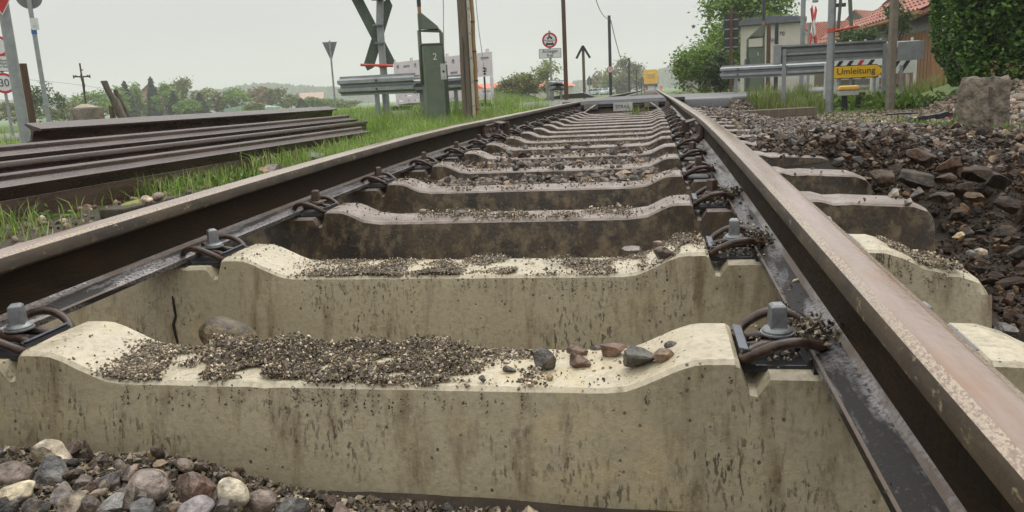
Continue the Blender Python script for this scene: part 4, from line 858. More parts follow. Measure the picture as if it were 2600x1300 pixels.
MBx = guard('guard_rail', 'pale end section of the short crash barrier facing the road', P(1411, 232, 22), P(1436, 230, 20.5), zz_(1411, 229, 22), zz_(1436, 229, 20.5), .26, (.3, .7), M['galv_dull'])

# ------------------------------------------------------------------ crossing signal with St Andrew's cross, seen from behind
def arm(t, a, c, w, m, name):
    a, c = Vector(a), Vector(c); d = (c-a).normalized(); n = Vector((-d.z, 0, d.x)); tip = w*.5
    pts = [a+n*w/2, a+d*-tip, a-n*w/2, c-n*w/2, c+d*tip, c+n*w/2]
    return MB().prism([(q.x, q.z) for q in pts], a.y-.03, a.y+.03).build(name, m, t, bevel=.006)
t, p = place('andrews_cross', 'back of a dark green crossing cross with signal heads on a grey pole', 'crossing signal', 975, 195, 12.5, 0)
L = lambda px, py, y=0: ((P(px, py, 12.5)-p).dot(Vector((math.cos(t.rotation_euler.z), math.sin(t.rotation_euler.z), 0))), y, zz_(px, py, 12.5)-p.z)
auto_smooth(MB().tube([(0, .02, -.2), (0, .02, L(965, 60)[2]), (L(962, -60)[0]-L(975, 195)[0]+.04, .02, L(962, -80)[2])], .058, 14).build('pole', M['galv_dull'], t), 50)
arm(t, L(905, -4, .15), L(990, 158, .15), .165, M['dark_green'], 'cross_arm'); arm(t, L(936, 166, .21), L(984, 10, .21), .165, M['dark_green'], 'cross_arm')
for z in (L(960, 67)[2], L(960, 111)[2]): MB().box((-.03, -.04, z), (.17, .13, .022)).build('clamp', M['galv'], t)
MB().tube([L(916, 166, -.09), L(998, 168, -.09)], .021, 10).build('red_bar', M['red_bar'], t); MB().box((0, -.02, L(975, 167)[2]), (.15, .16, .05)).build('bar_clamp', M['red_bar'], t, bevel=.008)
for x0, x1, yb in ((897, 932, 5), (942, 1003, 8)):
    a, c = L(x0, yb, -.1), L(x1, yb, -.1); MB().box(((a[0]+c[0])/2, -.1, a[2]+.16), (c[0]-a[0], .16, .32)).build('signal_head', M['black_metal'], t, bevel=.035, seg=3)
# ------------------------------------------------------------------ barrier drives
def barrier(label, num, px0, px1, ptop, pbase, ptri, d, mirror, pole, label_lbl):
    p = spot((px0+px1)/2, pbase, d); t = thing('barrier_drive', label, 'barrier drive', p, face(p, .12), 'green barrier drives of the crossing')
    c = math.cos(t.rotation_euler.z), math.sin(t.rotation_euler.z)
    lx = lambda px: (P(px, pbase, d)-p).dot(Vector((c[0], c[1], 0))); lz = lambda py: zz_((px0+px1)/2, py, d)-p.z
    w = lx(px1)-lx(px0); s = -1 if mirror else 1
    x = lambda u: s*(u-.5)*w                               # 0..1 across the cabinet
    zt = lz(ptop); hh = lz(ptri)-zt; fr = .46*hh
    MB().box((0, 0, zt/2-.1), (w, .42, zt+.2)).build('cabinet', M['green_steel'], t, bevel=.012)
    MB().box((0, 0, zt+.008), (w+.03, .45, .02)).build('cabinet_lid', M['dark_green'], t, bevel=.004)
    # open frame above and beside the cabinet
    fx = x(-.06); gx_ = x(1.12)
    MB().tube([(gx_, .05, -.15), (gx_, .05, zt+fr-.04), (x(1.04), .05, zt+fr), (fx, .05, zt+fr), (fx, .05, zt*.55)], .030, 10).build('frame', M['green_steel'], t, smooth=True)
    MB().box((x(1.12), .12, zt*.30), (.10, .28, zt*.95)).build('side_box', M['dark_green'], t, bevel=.01)
    MB().prism([(fx, zt+fr+.02), (x(1.0), zt+fr+.02), (x(.92), zt+fr+.06), (fx+s*.05, zt+hh), (fx, zt+hh)], -.02, .05).build('counterweight_plate', M['green_steel'], t, bevel=.006)
    MB().box((fx+s*.01, .01, zt+fr+hh*.28), (.035, .09, hh*.5)).build('boom_clamp', M['dark_green'], t, bevel=.005)
    MB().tube([(fx+s*.02, .0, zt+hh-.1), (fx+s*.02, 0, zt+hh+.09)], .026, 10).build('boom_root', M['pale_wood'], t); MB().tube([(fx+s*.02, 0, zt+hh+.09), (fx+s*.02, 0, zt+hh+1.1)], .030, 10).build('boom', M['black_metal'], t)
    text_part('number', num, .13, M['white_paint'], t, (0.02, -.214, zt*.86)); MB().box((.02, -.212, zt*.745), (.07, .006, .012)).build('lock_plate', M['sign_back'], t); MB().box((.02, -.212, zt*.72), (.07, .006, .012)).build('lock_plate', M['sign_back'], t)
    if label_lbl: plate(t, 'label_plate', .09, .17, zt*.60, zt*.78, -.214, M['grimy_white']); MB().lathe([(.018, 0), (.018, .002)], 10, (.13, -.2185, zt*.69), 'y').build('label_mark', M['rust_screw'], t)
    for k in range(7): MB().lathe([(.012, 0), (.012, .02)], 8, axis='y').build('hinge', M['black_metal'], t, loc=(x(1.0), -.20, zt*(.25+.09*k)))
    return t
barrier('green steel barrier drive numbered 2 in the grass left of the track', '2', 1080, 1128, 117, 266, 37, 11.5, False, True, True)
barrier('green steel barrier drive numbered 1 in front of the concrete hut', '1', 1902, 1936, 122, 196, 66, 19.5, True, True, False)

# ------------------------------------------------------------------ tall poles in the middle
def pole(label, cat, px, py, d, r, m, top=None, name='utility_pole', n=14, taper=.9, wob=0, group='poles along the track'):
    p = spot(px, py, d); h = (zz_(px, -60, d) if top is None else zz_(px, top, d))-p.z; t = thing(name, label, cat, p, group=group)
    k = 9; pts = [(random.uniform(-wob, wob), random.uniform(-wob, wob), -.3+(h+.3)*i/(k-1)) for i in range(k)]
    auto_smooth(MB().tube(pts, [r*(1-(1-taper)*i/(k-1)) for i in range(k)], n).build('shaft', m, t), 50); return t, h, p
t, h, p = pole('thick brown round wooden pole beside the green cabinet numbered 2', 'pole', 1188, 270, 11.2, .078, M['grey_wood'], wob=.004)
MB().tube([(.0, -.078, .2), (.0, -.076, h*.6)], .006, 5).build('earth_wire', M['black_metal'], t)
t, h, p = pole('pale cream plastic pipe strapped between the two wooden poles', 'pipe', 1203, 270, 11.15, .024, M['pale_pipe'], name='cable_pipe')
for k in range(5): MB().lathe([(.029, 0), (.029, .03)], 12, (0, 0, .35+k*.33)).build('strap', M['galv_dull'], t)
t, h, p = pole('thin yellowish wooden pole right of the cream pipe', 'pole', 1212, 272, 11.2, .030, M['pale_wood'], wob=.006)
for k in range(4): MB().lathe([(.034, 0), (.034, .02)], 12, (0, 0, .3+k*.4)).build('strap', M['rust_screw'], t)
t, h, p = pole('tall rust-brown steel pole standing before the short crash barrier', 'pole', 1438, 240, 19, .052, M['brown_wood'], taper=.95, n=10)
t, h, p = pole('thin dark pole topped by an arrowhead of two boards', 'pole', 1484, 244, 28, .055, M['grey_wood'], top=118, n=10)
for q in (-1, 1): MB().bar((0, -.07, h), (q*.24, -.07, h-.42), .05, .075).build('arrow_board', M['black_metal'], t)
t, h, p = pole('dark wooden telegraph pole carrying the round speed sign 30', 'pole', 1551, 243, 50, .105, M['black_metal'], top=43)
roundsign(t, zz_(1550, 177, 50)-p.z, .21, '30', y=-.13)
for px, top, d, w in ((1598, 148, 78, 'bare dark pole in front of the round bush'), (1617, 178, 105, 'second bare dark pole left of the yellow rail machine'), (1629, 195, 135, 'third thin pole left of the yellow rail machine'), (1636, 203, 165, 'farthest thin pole left of the yellow rail machine')):
    pole(w, 'pole', px, 234, d, .10, M['black_metal'], top=top)
# cables
def cable(label, pts, r, m=M['black_metal'], name='overhead_cable'):
    a = pts[0]; t = thing(name, label, 'cable', a, group='cables and stays'); MB().tube([q-a for q in crom(pts, 8)], r, 5).build('wire', m, t, smooth=True); return t
cable('slack cable sagging from the top edge to the telegraph pole', [P(1505, -30, 40), P(1520, 18, 43), P(1535, 42, 47), P(1551, 52, 50)], .022, M['galv_dull'])
cable('slack cable sagging from the telegraph pole to the next pole', [P(1551, 52, 50), P(1565, 110, 58), P(1580, 160, 68), P(1590, 168, 74), P(1597, 152, 78)], .03, M['galv_dull'])
cable('thin power line over the trees on the left', [P(-60, 190, 80), P(80, 203, 80), P(180, 213, 82), P(340, 236, 86)], .02, M['galv_dull'])
cable('thin stay wire behind the green cabinet', [P(1125, -40, 13), P(1126, 30, 13), P(1127, 200, 13)], .008, M['galv_dull'], 'stay_wire')
t = cable('guy wire with black insulators right of the wooden poles', [P(1205, -40, 12), P(1214, 60, 12), P(1226, 150, 12), P(1233, 215, 12), P(1234, 272, 12)], .006, M['galv_dull'], 'guy_wire')
for py, r_ in ((172, .022), (180, .026), (187, .022)): MB().lathe([(.006, -.02), (r_*1.4, 0), (.006, .012)], 10).build('insulator', M['black_metal'], t, loc=P(1226.5+(py-150)*.11, py, 12)-t.location)
MB().tube([P(1229, 195, 12)-t.location, P(1234, 268, 12)-t.location], .011, 6).build('turnbuckle', M['black_metal'], t)
t, p = place('traffic_sign', 'round no motor vehicles sign above a residents only plate', 'sign', 1400, 218, 22.5, 0)
b = lambda px, py: zz_(px, py, 22.5)-p.z
post(t, b(1396, 80), .03, M['galv_dull'], name='pole'); zs_ = b(1396, 104); roundsign(t, zs_, .215)
MB().box((0, -.056, zs_), (.40, .003, .012)).build('divider', M['sign_black'], t)
mb = MB().lathe([(.028, 0), (.028, .003)], 14, (-.045, -.058, zs_+.055), 'y').lathe([(.028, 0), (.028, .003)], 14, (.05, -.058, zs_+.055), 'y'); mb.prism([(-.05, zs_+.07), (.05, zs_+.065), (.03, zs_+.11), (.0, zs_+.115), (.01, zs_+.155), (-.02, zs_+.155), (-.03, zs_+.10)], -.060, -.056); mb.build('motorcycle_symbol', M['sign_black'], t)
MB().prism([(-.105, zs_-.15), (-.085, zs_-.15), (-.085, zs_-.13), (.085, zs_-.13), (.085, zs_-.15), (.105, zs_-.15), (.11, zs_-.09), (.095, zs_-.075), (.075, zs_-.03), (-.075, zs_-.03), (-.095, zs_-.075), (-.11, zs_-.09)], -.060, -.056).build('car_symbol', M['sign_black'], t)
MB().prism([(-.075, zs_-.075), (.075, zs_-.075), (.062, zs_-.043), (-.062, zs_-.043)], -.063, -.0605).build('car_window', M['white_paint'], t)
plate(t, 'text_plate', -.30, .30, b(1397, 147), b(1397, 126), -.05, M['white_paint']); plate(t, 'plate_border', -.315, .315, b(1397, 148.3), b(1397, 124.7), -.044, M['sign_back'])
text_part('lettering', 'Anlieger\nfrei', .135, M['sign_black'], t, (0, -.055, (b(1397, 147)+b(1397, 126))/2))
t, p = place('traffic_sign', 'small dark back of a triangular warning sign with a round one below', 'sign', 1497, 226, 60, math.pi)
b = lambda px, py: zz_(px, py, 60)-p.z
post(t, b(1497, 192), .035, M['galv_dull'], name='pole'); MB().prism([(-.24, b(1497, 205)), (.24, b(1497, 205)), (0, b(1497, 192))], -.05, -.044).build('triangle_plate', M['sign_back'], t); disc(t, 'round_plate', b(1497, 211), .20, M['sign_back'], -.05)
# white plastic barrier panels with holes
def holed_panel(t, name, x0, x1, z0, z1, y, m, cells, th=.05):
    mb = MB(); w = (x1-x0)/cells; rows = 2; h = (z1-z0)/rows; n = 16
    for i in range(cells):
        for j in range(rows):
            cx, cz_ = x0+(i+.5)*w, z0+(j+.5)*h; rnd = (i+j) % 2; a, c = (min(w, h)*.23, min(w, h)*.23) if rnd else (w*.36, h*.11)
            inn, outr = [], []
            for k in range(n):
                q = 2*math.pi*k/n; cs, sn = math.cos(q), math.sin(q); g = 1 if rnd else max(abs(cs), abs(sn)); f = max(abs(cs), abs(sn))
                inn.append((cx+a*cs/g, cz_+c*sn/g)); outr.append((cx+w/2*cs/f, cz_+h/2*sn/f))
            V = [(p_[0], yy, p_[1]) for yy in (y, y+th) for ring_ in (inn, outr) for p_ in ring_]
            F = [(k, (k+1) % n, n+(k+1) % n, n+k) for k in range(n)]+[(2*n+k, 3*n+k, 3*n+(k+1) % n, 2*n+(k+1) % n) for k in range(n)]+[(k, 2*n+k, 2*n+(k+1) % n, (k+1) % n) for k in range(n)]
            F += [(n+k, n+(k+1) % n, 3*n+(k+1) % n, 3*n+k) for k in range(n)]
            mb.add(V, F)
    return mb.build(name, m, t)
def site_barrier(label, A, B, zt, zb, cells, m, grp, legs=True, solid=.5):
    A2, B2 = Vector((A.x, A.y, 0)), Vector((B.x, B.y, 0)); L_ = (B2-A2).length; t = thing('site_barrier', label, 'barrier', (A.x, A.y, gz(A.x, A.y)), math.atan2(B2.y-A2.y, B2.x-A2.x), grp)
    z1, z0 = zt-t.location.z, zb-t.location.z; zm = z1-(z1-z0)*solid
    holed_panel(t, 'holed_board', .0, L_, zm, z1, -.025, m, cells); holed_panel(t, 'lower_board', 0, L_, z0, z0+(z1-z0)*.24, -.025, m, cells)
    MB().box((L_/2, .012, (zm+z1)/2), (L_-.02, .02, z1-zm-.02)).build('back_skin', mat('plastic_shade', (.40, .37, .36), (.46, .43, .42), 5, .6), t)  # backing toned darker, painting shade into the hollows of the board
    for i in range(cells//2+1): MB().box((L_*i/(cells//2)*.96+.03, 0, z1+.03), (.05, .05, .07)).build('peg', m, t, bevel=.006)
    for x in (.02, L_*.33, L_*.66, L_-.02): MB().box((x, .0, (z0+zm)/2-.05), (.05, .045, zm-z0+.08)).build('upright', m, t)
    for x in (L_*.05, L_*.7): MB().bar((x, 0, zm), (x+L_*.22, 0, z0+.1), .03, .04).build('strut', m, t)
    for x in (.15, L_-.15): MB().box((x, 0, z0-.10), (.16, .5, .09)).build('foot', M['black_metal'], t, bevel=.01)
    return t
site_barrier('white plastic site barrier with round holes and slots behind the green cabinet', P(1004, 200, 17.6), P(1250, 200, 15.2), zz_(1130, 146, 16.4), zz_(1130, 258, 16.4), 10, M['plastic_white'], 'plastic site barriers')
t = thing('rubber_mat', 'black rubber ramp plate lying on the road edge left of the crossing', 'mat', G(1455, 252, .05)); t.location.z = float(zroad(t.location.x))+.002
MB().prism([(-.75, 0), (.55, 0), (.62, .02), (.30, .14), (-.25, .12), (-.78, .03)], -.2, .5).build('plate', M['rubber'], t, bevel=.008)

# ------------------------------------------------------------------ right of the crossing
guard('guard_rail', 'low crash barrier running behind the grass to the right of the crossing', P(1832, 190, 16.5), P(2125, 180, 15.0), zz_(1832, 201, 16.5), zz_(2125, 188, 15.0), .27, (.12, .55), M['galv_dull'])
g2 = guard('guard_rail', 'near crash barrier seen from behind with a thick rounded end by the poles', P(1966, 150, 12.6), P(2250, 140, 12.2), zz_(1966, 163, 12.6), zz_(2250, 148, 12.2), .285, (.09, .985), M['galv_dull'], flip=-1, endcap=True)
t, p = place('sheet_panel', 'plain grey sheet steel end panel right of the concrete post', 'panel', 2310, 180, 12.2, 0)
MB().box((0, 0, zz_(2310, 129, 12.2)-p.z), (.37, .012, .285)).build('panel', M['galv_dull'], t, bevel=.004); MB().box((-.12, .03, .2), (.05, .05, .85)).build('post', M['galv_dull'], t)
t, h, p = pole('thick galvanised pole before the near crash barrier with red clamp', 'pole', 2107, 205, 11.6, .055, M['galv_dull'], taper=1, group='poles by the right barrier')
zc = zz_(2107, 79, 11.6)-p.z; MB().lathe([(.064, -.03), (.064, .03)], 16, (0, 0, zc)).build('red_clamp', M['red_bar'], t); MB().tube([(.03, -.05, zc-.01), (.34, -.10, zc+.035)], .018, 8).build('red_bar', M['red_bar'], t)
zu = zz_(2112, 18, 11.6)-p.z; MB().box((.11, -.02, zu), (.14, .04, .05)).build('bracket', M['black_metal'], t)
MB().bar((.13, -.02, zu+.5), (.085, -.02, zu-.38), .05, .035).build('cross_edge', M['dark_green'], t); MB().bar((.20, -.02, zu+.5), (.27, -.02, zu-.36), .05, .045).build('cross_edge', M['green_steel'], t)
t, h, p = pole('square grey concrete post in front of the yellow detour sign', 'post', 2258, 286, 11.0, .001, M['concrete_post'], n=8, group='poles by the right barrier')
for c in list(t.children): bpy.data.objects.remove(c)
MB().box((0, 0, h/2-.1), (.088, .088, h+.4)).build('shaft', M['concrete_post'], t, bevel=.008); t.rotation_euler.z = .25
t, h, p = pole('grey steel pole right of the concrete hut with a lamp box', 'pole', 2037, 118, 20.5, .06, M['galv_dull'], taper=1, group='poles by the right barrier')
zl = zz_(2060, 5, 20.5)-p.z; MB().tube([(0, 0, zl+.03), (.2, -.05, zl+.05)], .014, 6).build('bracket', M['galv_dull'], t); MB().box((.28, -.08, zl+.08), (.13, .16, .26)).build('lamp_box', M['galv_dull'], t, bevel=.02)
t, p = place('andrews_cross', 'red and white crossing cross seen almost edge-on beside the grey pole', 'crossing signal', 2052, 190, 20.3, 1.35)
b = lambda py: zz_(2052, py, 20.3)-p.z
post(t, b(60), .04, M['galv_dull'], name='post')
for s_ in (-1, 1):
    a, c = Vector((-s_*.32, -.08-.03*(s_ > 0), b(25))), Vector((s_*.32, -.08-.03*(s_ > 0), b(118))); MB().bar(a, c, .16, .02, up=(0, 1, 0)).build('cross_arm', M['white_paint'], t)
    MB().bar(a.lerp(c, -.02), a.lerp(c, .3), .162, .026, up=(0, 1, 0)).build('red_tip', M['sign_red'], t); MB().bar(a.lerp(c, .7), a.lerp(c, 1.02), .162, .026, up=(0, 1, 0)).build('red_tip', M['sign_red'], t)
# concrete hut
t, p = place('concrete_hut', 'small cream concrete hut with grey flat roof and number', 'hut', 1955, 200, 25, 0)
b = lambda py: zz_(1955, py, 25)-p.z
cw_ = 25/FPX; hw = 145*cw_/2; zr = b(63)
MB().box((0, .9, zr/2-.1), (2*hw, 1.8, zr+.2)).build('wall', M['plaster'], t, bevel=.02)
MB().prism([(-hw-.14, zr), (hw+.14, zr), (hw+.14, zr+.14), (.15, zr+.24), (-hw+.1, zr+.20), (-hw-.14, zr+.06)], -.18, 2.0).build('roof', M['slate'], t, bevel=.01)
plate(t, 'vent', .22, .42, zr*.42, zr*.70, -.012, M['galv_dull'], .02); MB().box((.32, -.014, zr*.56), (.22, .03, .012)).build('vent_bar', M['slate'], t)
text_part('number', '70', .17, M['sign_black'], t, (.33, -.014, zr*.86)); MB().box((.05, -.05, zr*.80), (.16, .1, .05)).build('bracket', M['galv_dull'], t)
for k, (px, top) in enumerate(((1950, 62), (1970, 60))): pole(('dark thin steel post left of the hut number', 'rusty steel post in front of the hut vent')[k], 'post', px, 198, 18+k, .05, M['black_metal'] if k else M['brown_wood'], top=top, n=8, name='steel_post', group='posts in front of the hut')
t, p = place('signal_board', 'dark back of a tall signal board on a brown timber post', 'board', 1856, 190, 22, math.pi-.1)
b = lambda py: zz_(1856, py, 22)-p.z
MB().box((0, 0, b(36)/2), (.075, .075, b(36)+.3)).build('post', M['brown_wood'], t, bevel=.006)
for q in (-1, 1): MB().box((q*.115, -.05, (b(38)+b(127))/2), (.155, .02, b(38)-b(127))).build('board', M['black_metal'], t, bevel=.004)
for z in (b(52), b(75), b(98), b(120)): MB().box((0, -.035, z), (.36, .014, .03)).build('strap', M['galv_dull'], t)
t, p = place('steel_post', 'tall thin black barrier boom standing upright left of the hut number', 'boom', 1938, 198, 19.9, 0)
MB().tube([(0, 0, 0), (0, 0, zz_(1938, -40, 19.9)-p.z)], .032, 10).build('boom', M['black_metal'], t)
# detour sign and barrier boards
t, p = place('detour_sign', 'yellow arrow-shaped detour sign with black lettering', 'sign', 2180, 200, 13.4, 0)
b = lambda py: zz_(2180, py, 13.4)-p.z
u = 13.4/FPX; z0, z1 = b(198), b(165); xa, xb = (2115-2180)*u, (2240-2180)*u; zm = (z0+z1)/2
arrow = lambda e: [(xa-e, z0-e), (xb-.13, z0-e), (xb+e, zm), (xb-.13, z1+e), (xa-e, z1+e)]
MB().prism(arrow(0), -.012, 0).build('sign_plate', M['sign_black'], t); MB().prism(arrow(-.012), -.016, -.0125).build('sign_field', M['sign_yellow'], t)
text_part('lettering', 'Umleitung', .148, M['sign_black'], t, ((xa+xb)/2-.03, -.020, zm+.01), sx_=.98)
for q in (-.3, .25): post(t, z1, .022, M['galv_dull'], name='post', loc=(q, .03))
def board(label, pa, pb, d, yt, yb):
    A, B = P(pa, yb, d), P(pb, yb, d); t = thing('barrier_board', label, 'barrier', (A.x, A.y, gz(A.x, A.y)), math.atan2(B.y-A.y, B.x-A.x), 'striped barrier boards'); Lg = (B-A).length; z0, z1 = zz_(pa, yb, d)-t.location.z, zz_(pa, yt, d)-t.location.z
    MB().box((Lg/2, 0, (z0+z1)/2), (Lg, .03, z1-z0)).build('board', M['white_paint'], t, bevel=.005); n = int(Lg/.17); h = z1-z0
    for i in range(n):
        x = (i+.3)*Lg/n
        if x+.08+h*.6 < Lg: MB().prism([(x, z0+.01), (x+.075, z0+.01), (x+.075+h*.6, z1-.01), (x+h*.6, z1-.01)], -.019, -.0155).build('stripe', M['sign_red'] if i % 3 == 2 else M['black_metal'], t)
    for x in (.1, Lg-.1): MB().box((x, .03, z0/2-.05), (.05, .04, z0+.2)).build('leg', M['grimy_white'], t)
    return t
board('white barrier board with slanted stripes behind the detour sign', 2112, 2245, 14.2, 155, 172); board('white barrier board with slanted stripes right of the concrete post', 2246, 2322, 13.8, 155, 188)
board('narrow white board low under the detour sign', 2115, 2235, 14.0, 196, 204)
t, p = place('white_post', 'white marker post edge just left of the galvanised pole', 'post', 2094, 205, 13.2, 0); MB().box((0, 0, (zz_(2094, 161, 13.2)-p.z)/2), (.028, .04, zz_(2094, 161, 13.2)-p.z)).build('stake', M['white_paint'], t)
t = thing('site_barrier', 'white plastic top rail with pegs above the near crash barrier', 'barrier', spot(2100, 200, 15.2), 0, 'plastic site barriers'); A, B = P(2100, 116, 15.2), P(2330, 106, 14.6); t.rotation_euler.z = math.atan2(B.y-A.y, B.x-A.x); Lg = (B-A).length; za = A.z-t.location.z
MB().box((Lg/2, 0, za-.05), (Lg, .05, .10), Matrix.Rotation(-math.atan2(B.z-A.z, Lg), 3, 'Y')).build('rail', M['white_paint'], t, bevel=.01)
for i in range(6): MB().box((Lg*(.08+.168*i), 0, za+.04+(B.z-A.z)*(.08+.168*i)), (.04, .04, .08)).build('peg', M['white_paint'], t)
for x in (.05, Lg*.5, Lg-.05): MB().box((x, .0, za/2-.08), (.05, .045, za)).build('leg', M['white_paint'], t)
# trackside connection box
t, p = place('connection_box', 'yellow-lidded trackside box on two dark legs', 'trackside box', 2162, 278, 12.6, .1)
b = lambda py: zz_(2162, py, 12.6)-p.z
zb_, zl_ = b(242), b(229)
MB().box((-.06, 0, (zb_+zl_)/2), (.30, .24, zl_-zb_)).build('base', M['grimy_white'], t, bevel=.015)
MB().add([(-.225, -.14, zl_), (.105, -.14, zl_), (.105, .14, zl_), (-.225, .14, zl_), (-.205, -.12, zl_+.075), (.085, -.12, zl_+.075), (.085, .12, zl_+.075), (-.205, .12, zl_+.075)], [(0, 1, 2, 3), (4, 5, 6, 7), (0, 1, 5, 4), (1, 2, 6, 5), (2, 3, 7, 6), (3, 0, 4, 7)]).build('lid', M['yellow_lid'], t, bevel=.035, seg=4)
MB().bar((-.13, 0, -.15), (-.13, 0, zb_), .05, .05, up=(0, 1, 0)).build('leg', M['black_metal'], t); MB().bar((.06, 0, -.15), (.11, 0, zb_+.02), .075, .06, up=(0, 1, 0)).build('leg', M['black_metal'], t)
MB().tube([(-.09, -.05, zb_), (-.085, -.06, .02), (-.06, -.06, -.05)], .018, 8).build('cable', M['black_plastic'], t); MB().box((.14, 0, zb_+.02), (.10, .1, .05)).build('bracket', M['black_metal'], t, bevel=.008)
# kilometre stone
t, p = place('kilometre_stone', 'weathered leaning concrete slab with a worn number on the right', 'milestone', 2484, 341, 6.67, .35)
V, F = ico(5); V = V/np.maximum(1e-6, np.abs(V).max(1))[:, None]; V = np.sign(V)*np.abs(V)**.97
nzv = np.array([mnoise.fractal(Vector((v[0]*2.1, v[1]*2.3, v[2]*2.4)), 1, 2, 5) for v in V]); tp = (V[:, 2]+1)/2
V2 = np.stack([V[:, 0]*(.215-.035*tp)*(1+.05*nzv)+.045*tp, V[:, 1]*(.055-.015*tp)+.012*nzv, tp*.47-.03+.03*nzv*(tp > .9)], -1)
o = link('slab', np_mesh('slab', V2, F, M['concrete_post'], None, True), t); o.data.set_sharp_from_angle(angle=R(35)); t.rotation_euler.x = -.12
o.data.materials[0] = mat('milestone', (.055, .045, .032), (.24, .20, .145), 16, .5, .85, bump=1.0, bscale=40, r0=.38, r1=.62)
MB().prism([(.055, .20), (.075, .20), (.085, .36), (.062, .37)], -.052, -.040).build('worn_figure', mat('worn', (.05, .042, .03), (.13, .11, .08), 40, .9), t); ring(t, 'worn_figure', .07, .026, .042, MATS['worn'], -.048, .05, .012)
# plank and scrap
t = thing('concrete_plank', 'grey concrete plank lying across the ballast beside the rail', 'plank', G(1945, 290, -.17)); A, B = G(1832, 302, -.16), G(2075, 288, -.16); t.location = A; dv = B-A; t.rotation_euler.z = math.atan2(dv.y, dv.x)
MB().box((dv.length/2, .08, .03), (dv.length, .16, .10)).build('slab', M['grey_wood'], t, bevel=.008)
t = thing('scrap_frame', 'tangle of black steel bars and grey cables in front of the leaning slab', 'scrap', G(2340, 318, -.22)); p0 = t.location.copy(); q = lambda px, py, z=-.2: P(px, py, 7.4)-p0
MB().bar(q(2300, 309), q(2398, 290), .05, .035).build('steel_bar', M['black_metal'], t); MB().bar(q(2378, 296), q(2405, 288), .07, .05).build('bracket', M['black_metal'], t, bevel=.004); MB().bar(q(2330, 300), q(2430, 288), .03, .03).build('steel_bar', M['black_metal'], t)
for pts in ([(2300, 292), (2310, 304), (2330, 312), (2352, 320)], [(2307, 296), (2325, 303), (2350, 311), (2380, 318)], [(2362, 304), (2360, 315), (2358, 326)], [(2396, 298), (2400, 312), (2406, 326)], [(2250, 291), (2290, 288), (2330, 287)]):
    MB().tube(crom([q(*a) for a in pts], 5), .009, 7).build('cable', M['galv_dull'] if pts[0][0] > 2299 else M['black_metal'], t, smooth=True)
t = thing('red_fragment', 'small red plastic fragment on the cobble bank', 'fragment', spot(2420, 268, 8.6)); t.location.z += .02; MB().box((0, 0, .02), (.09, .04, .03), Matrix.Rotation(-.4, 3, 'Y')).build('piece', M['sign_red'], t, bevel=.01)
t = thing('concrete_slab', 'flat mossy concrete slab by the left rail', 'slab', G(330, 520, -.2)); MB().box((0, .1, -.025), (.13, .50, .05)).build('slab', M['mossy_wood'], t, bevel=.01); V, F = rock(77, 'r', (.05, .14, .012)); link('moss_patch', np_mesh('moss_patch', V, F, M['moss'], None, True), t, (-.03, .12, -.001))
for i, (px, py, w, c1, c2, lb) in enumerate(((372, 507, 34, CREAM, TAN, 'cream stone lying behind the left rail'), (400, 500, 38, BRN, PINK, 'brown round stone behind the left rail next to the cream one'), (690, 430, 66, GREY, PINK, 'long grey stone behind the left rail near the weeds'), (672, 433, 32, TAN, (.4, .2, .1), 'orange-brown stone behind the left rail'), (800, 398, 50, GREY, DGREY, 'grey stone against the front of the rail stack'))):
    p = G(px, py, -.17); d = (np.array(p)-CAM)@AF; r_ = w*d/FPX/2; single('field_stone', lb, 'stone', p, (r_, r_*.8, r_*.6), 'r' if i < 2 else 'a', c1, c2, 800+i, 'stones behind the left rail')

# ------------------------------------------------------------------ cobble bank on the right
r = np.random.default_rng(44); n = 3200; x = r.uniform(2.9, 6.2, n); y = r.uniform(5.2, 11.0, n); kp = (ground_h(x, y) > -.21) & (x-.25*(y-6) > 2.75); x, y = x[kp], y[kp]
Vc, Fc, Cc = scatter(PEB, np.stack([x, y, ground_h(x, y)+.01], -1), r.uniform(.018, .052, len(x)), PALP, WGP, 45, .4, .35); setp(link('cobbles', np_mesh('cobbles', Vc, Fc, STONE, Cc, True)), 'brown and tan cobbles covering the bank below the hedge', kind='stuff')
for i, (px, py, w, c) in enumerate(((2560, 235, 70, BRN), (2585, 205, 60, GREY), (2520, 245, 40, TAN), (2570, 275, 44, PINK), (2590, 310, 50, BRN), (2365, 228, 46, TAN), (2330, 245, 34, TAN))):
    p = P(px, py, 8.2); p = Vector((p.x, p.y, gz(p.x, p.y)+.03)); single('bank_cobble', ('big brown cobble right of the leaning slab', 'grey cobble at the right edge under the hedge', 'tan cobble touching the top of the leaning slab', 'pinkish cobble right of the leaning slab', 'brown cobble low at the right picture edge', 'long tan cobble under the hedge tip', 'tan cobble left of the hedge tip')[i], 'stone', p, (w*8.2/FPX/2, w*8.2/FPX/2*.8, w*8.2/FPX/2*.6), 'r', c, tuple(min(1, q*1.5) for q in c), 860+i, 'large cobbles on the bank')

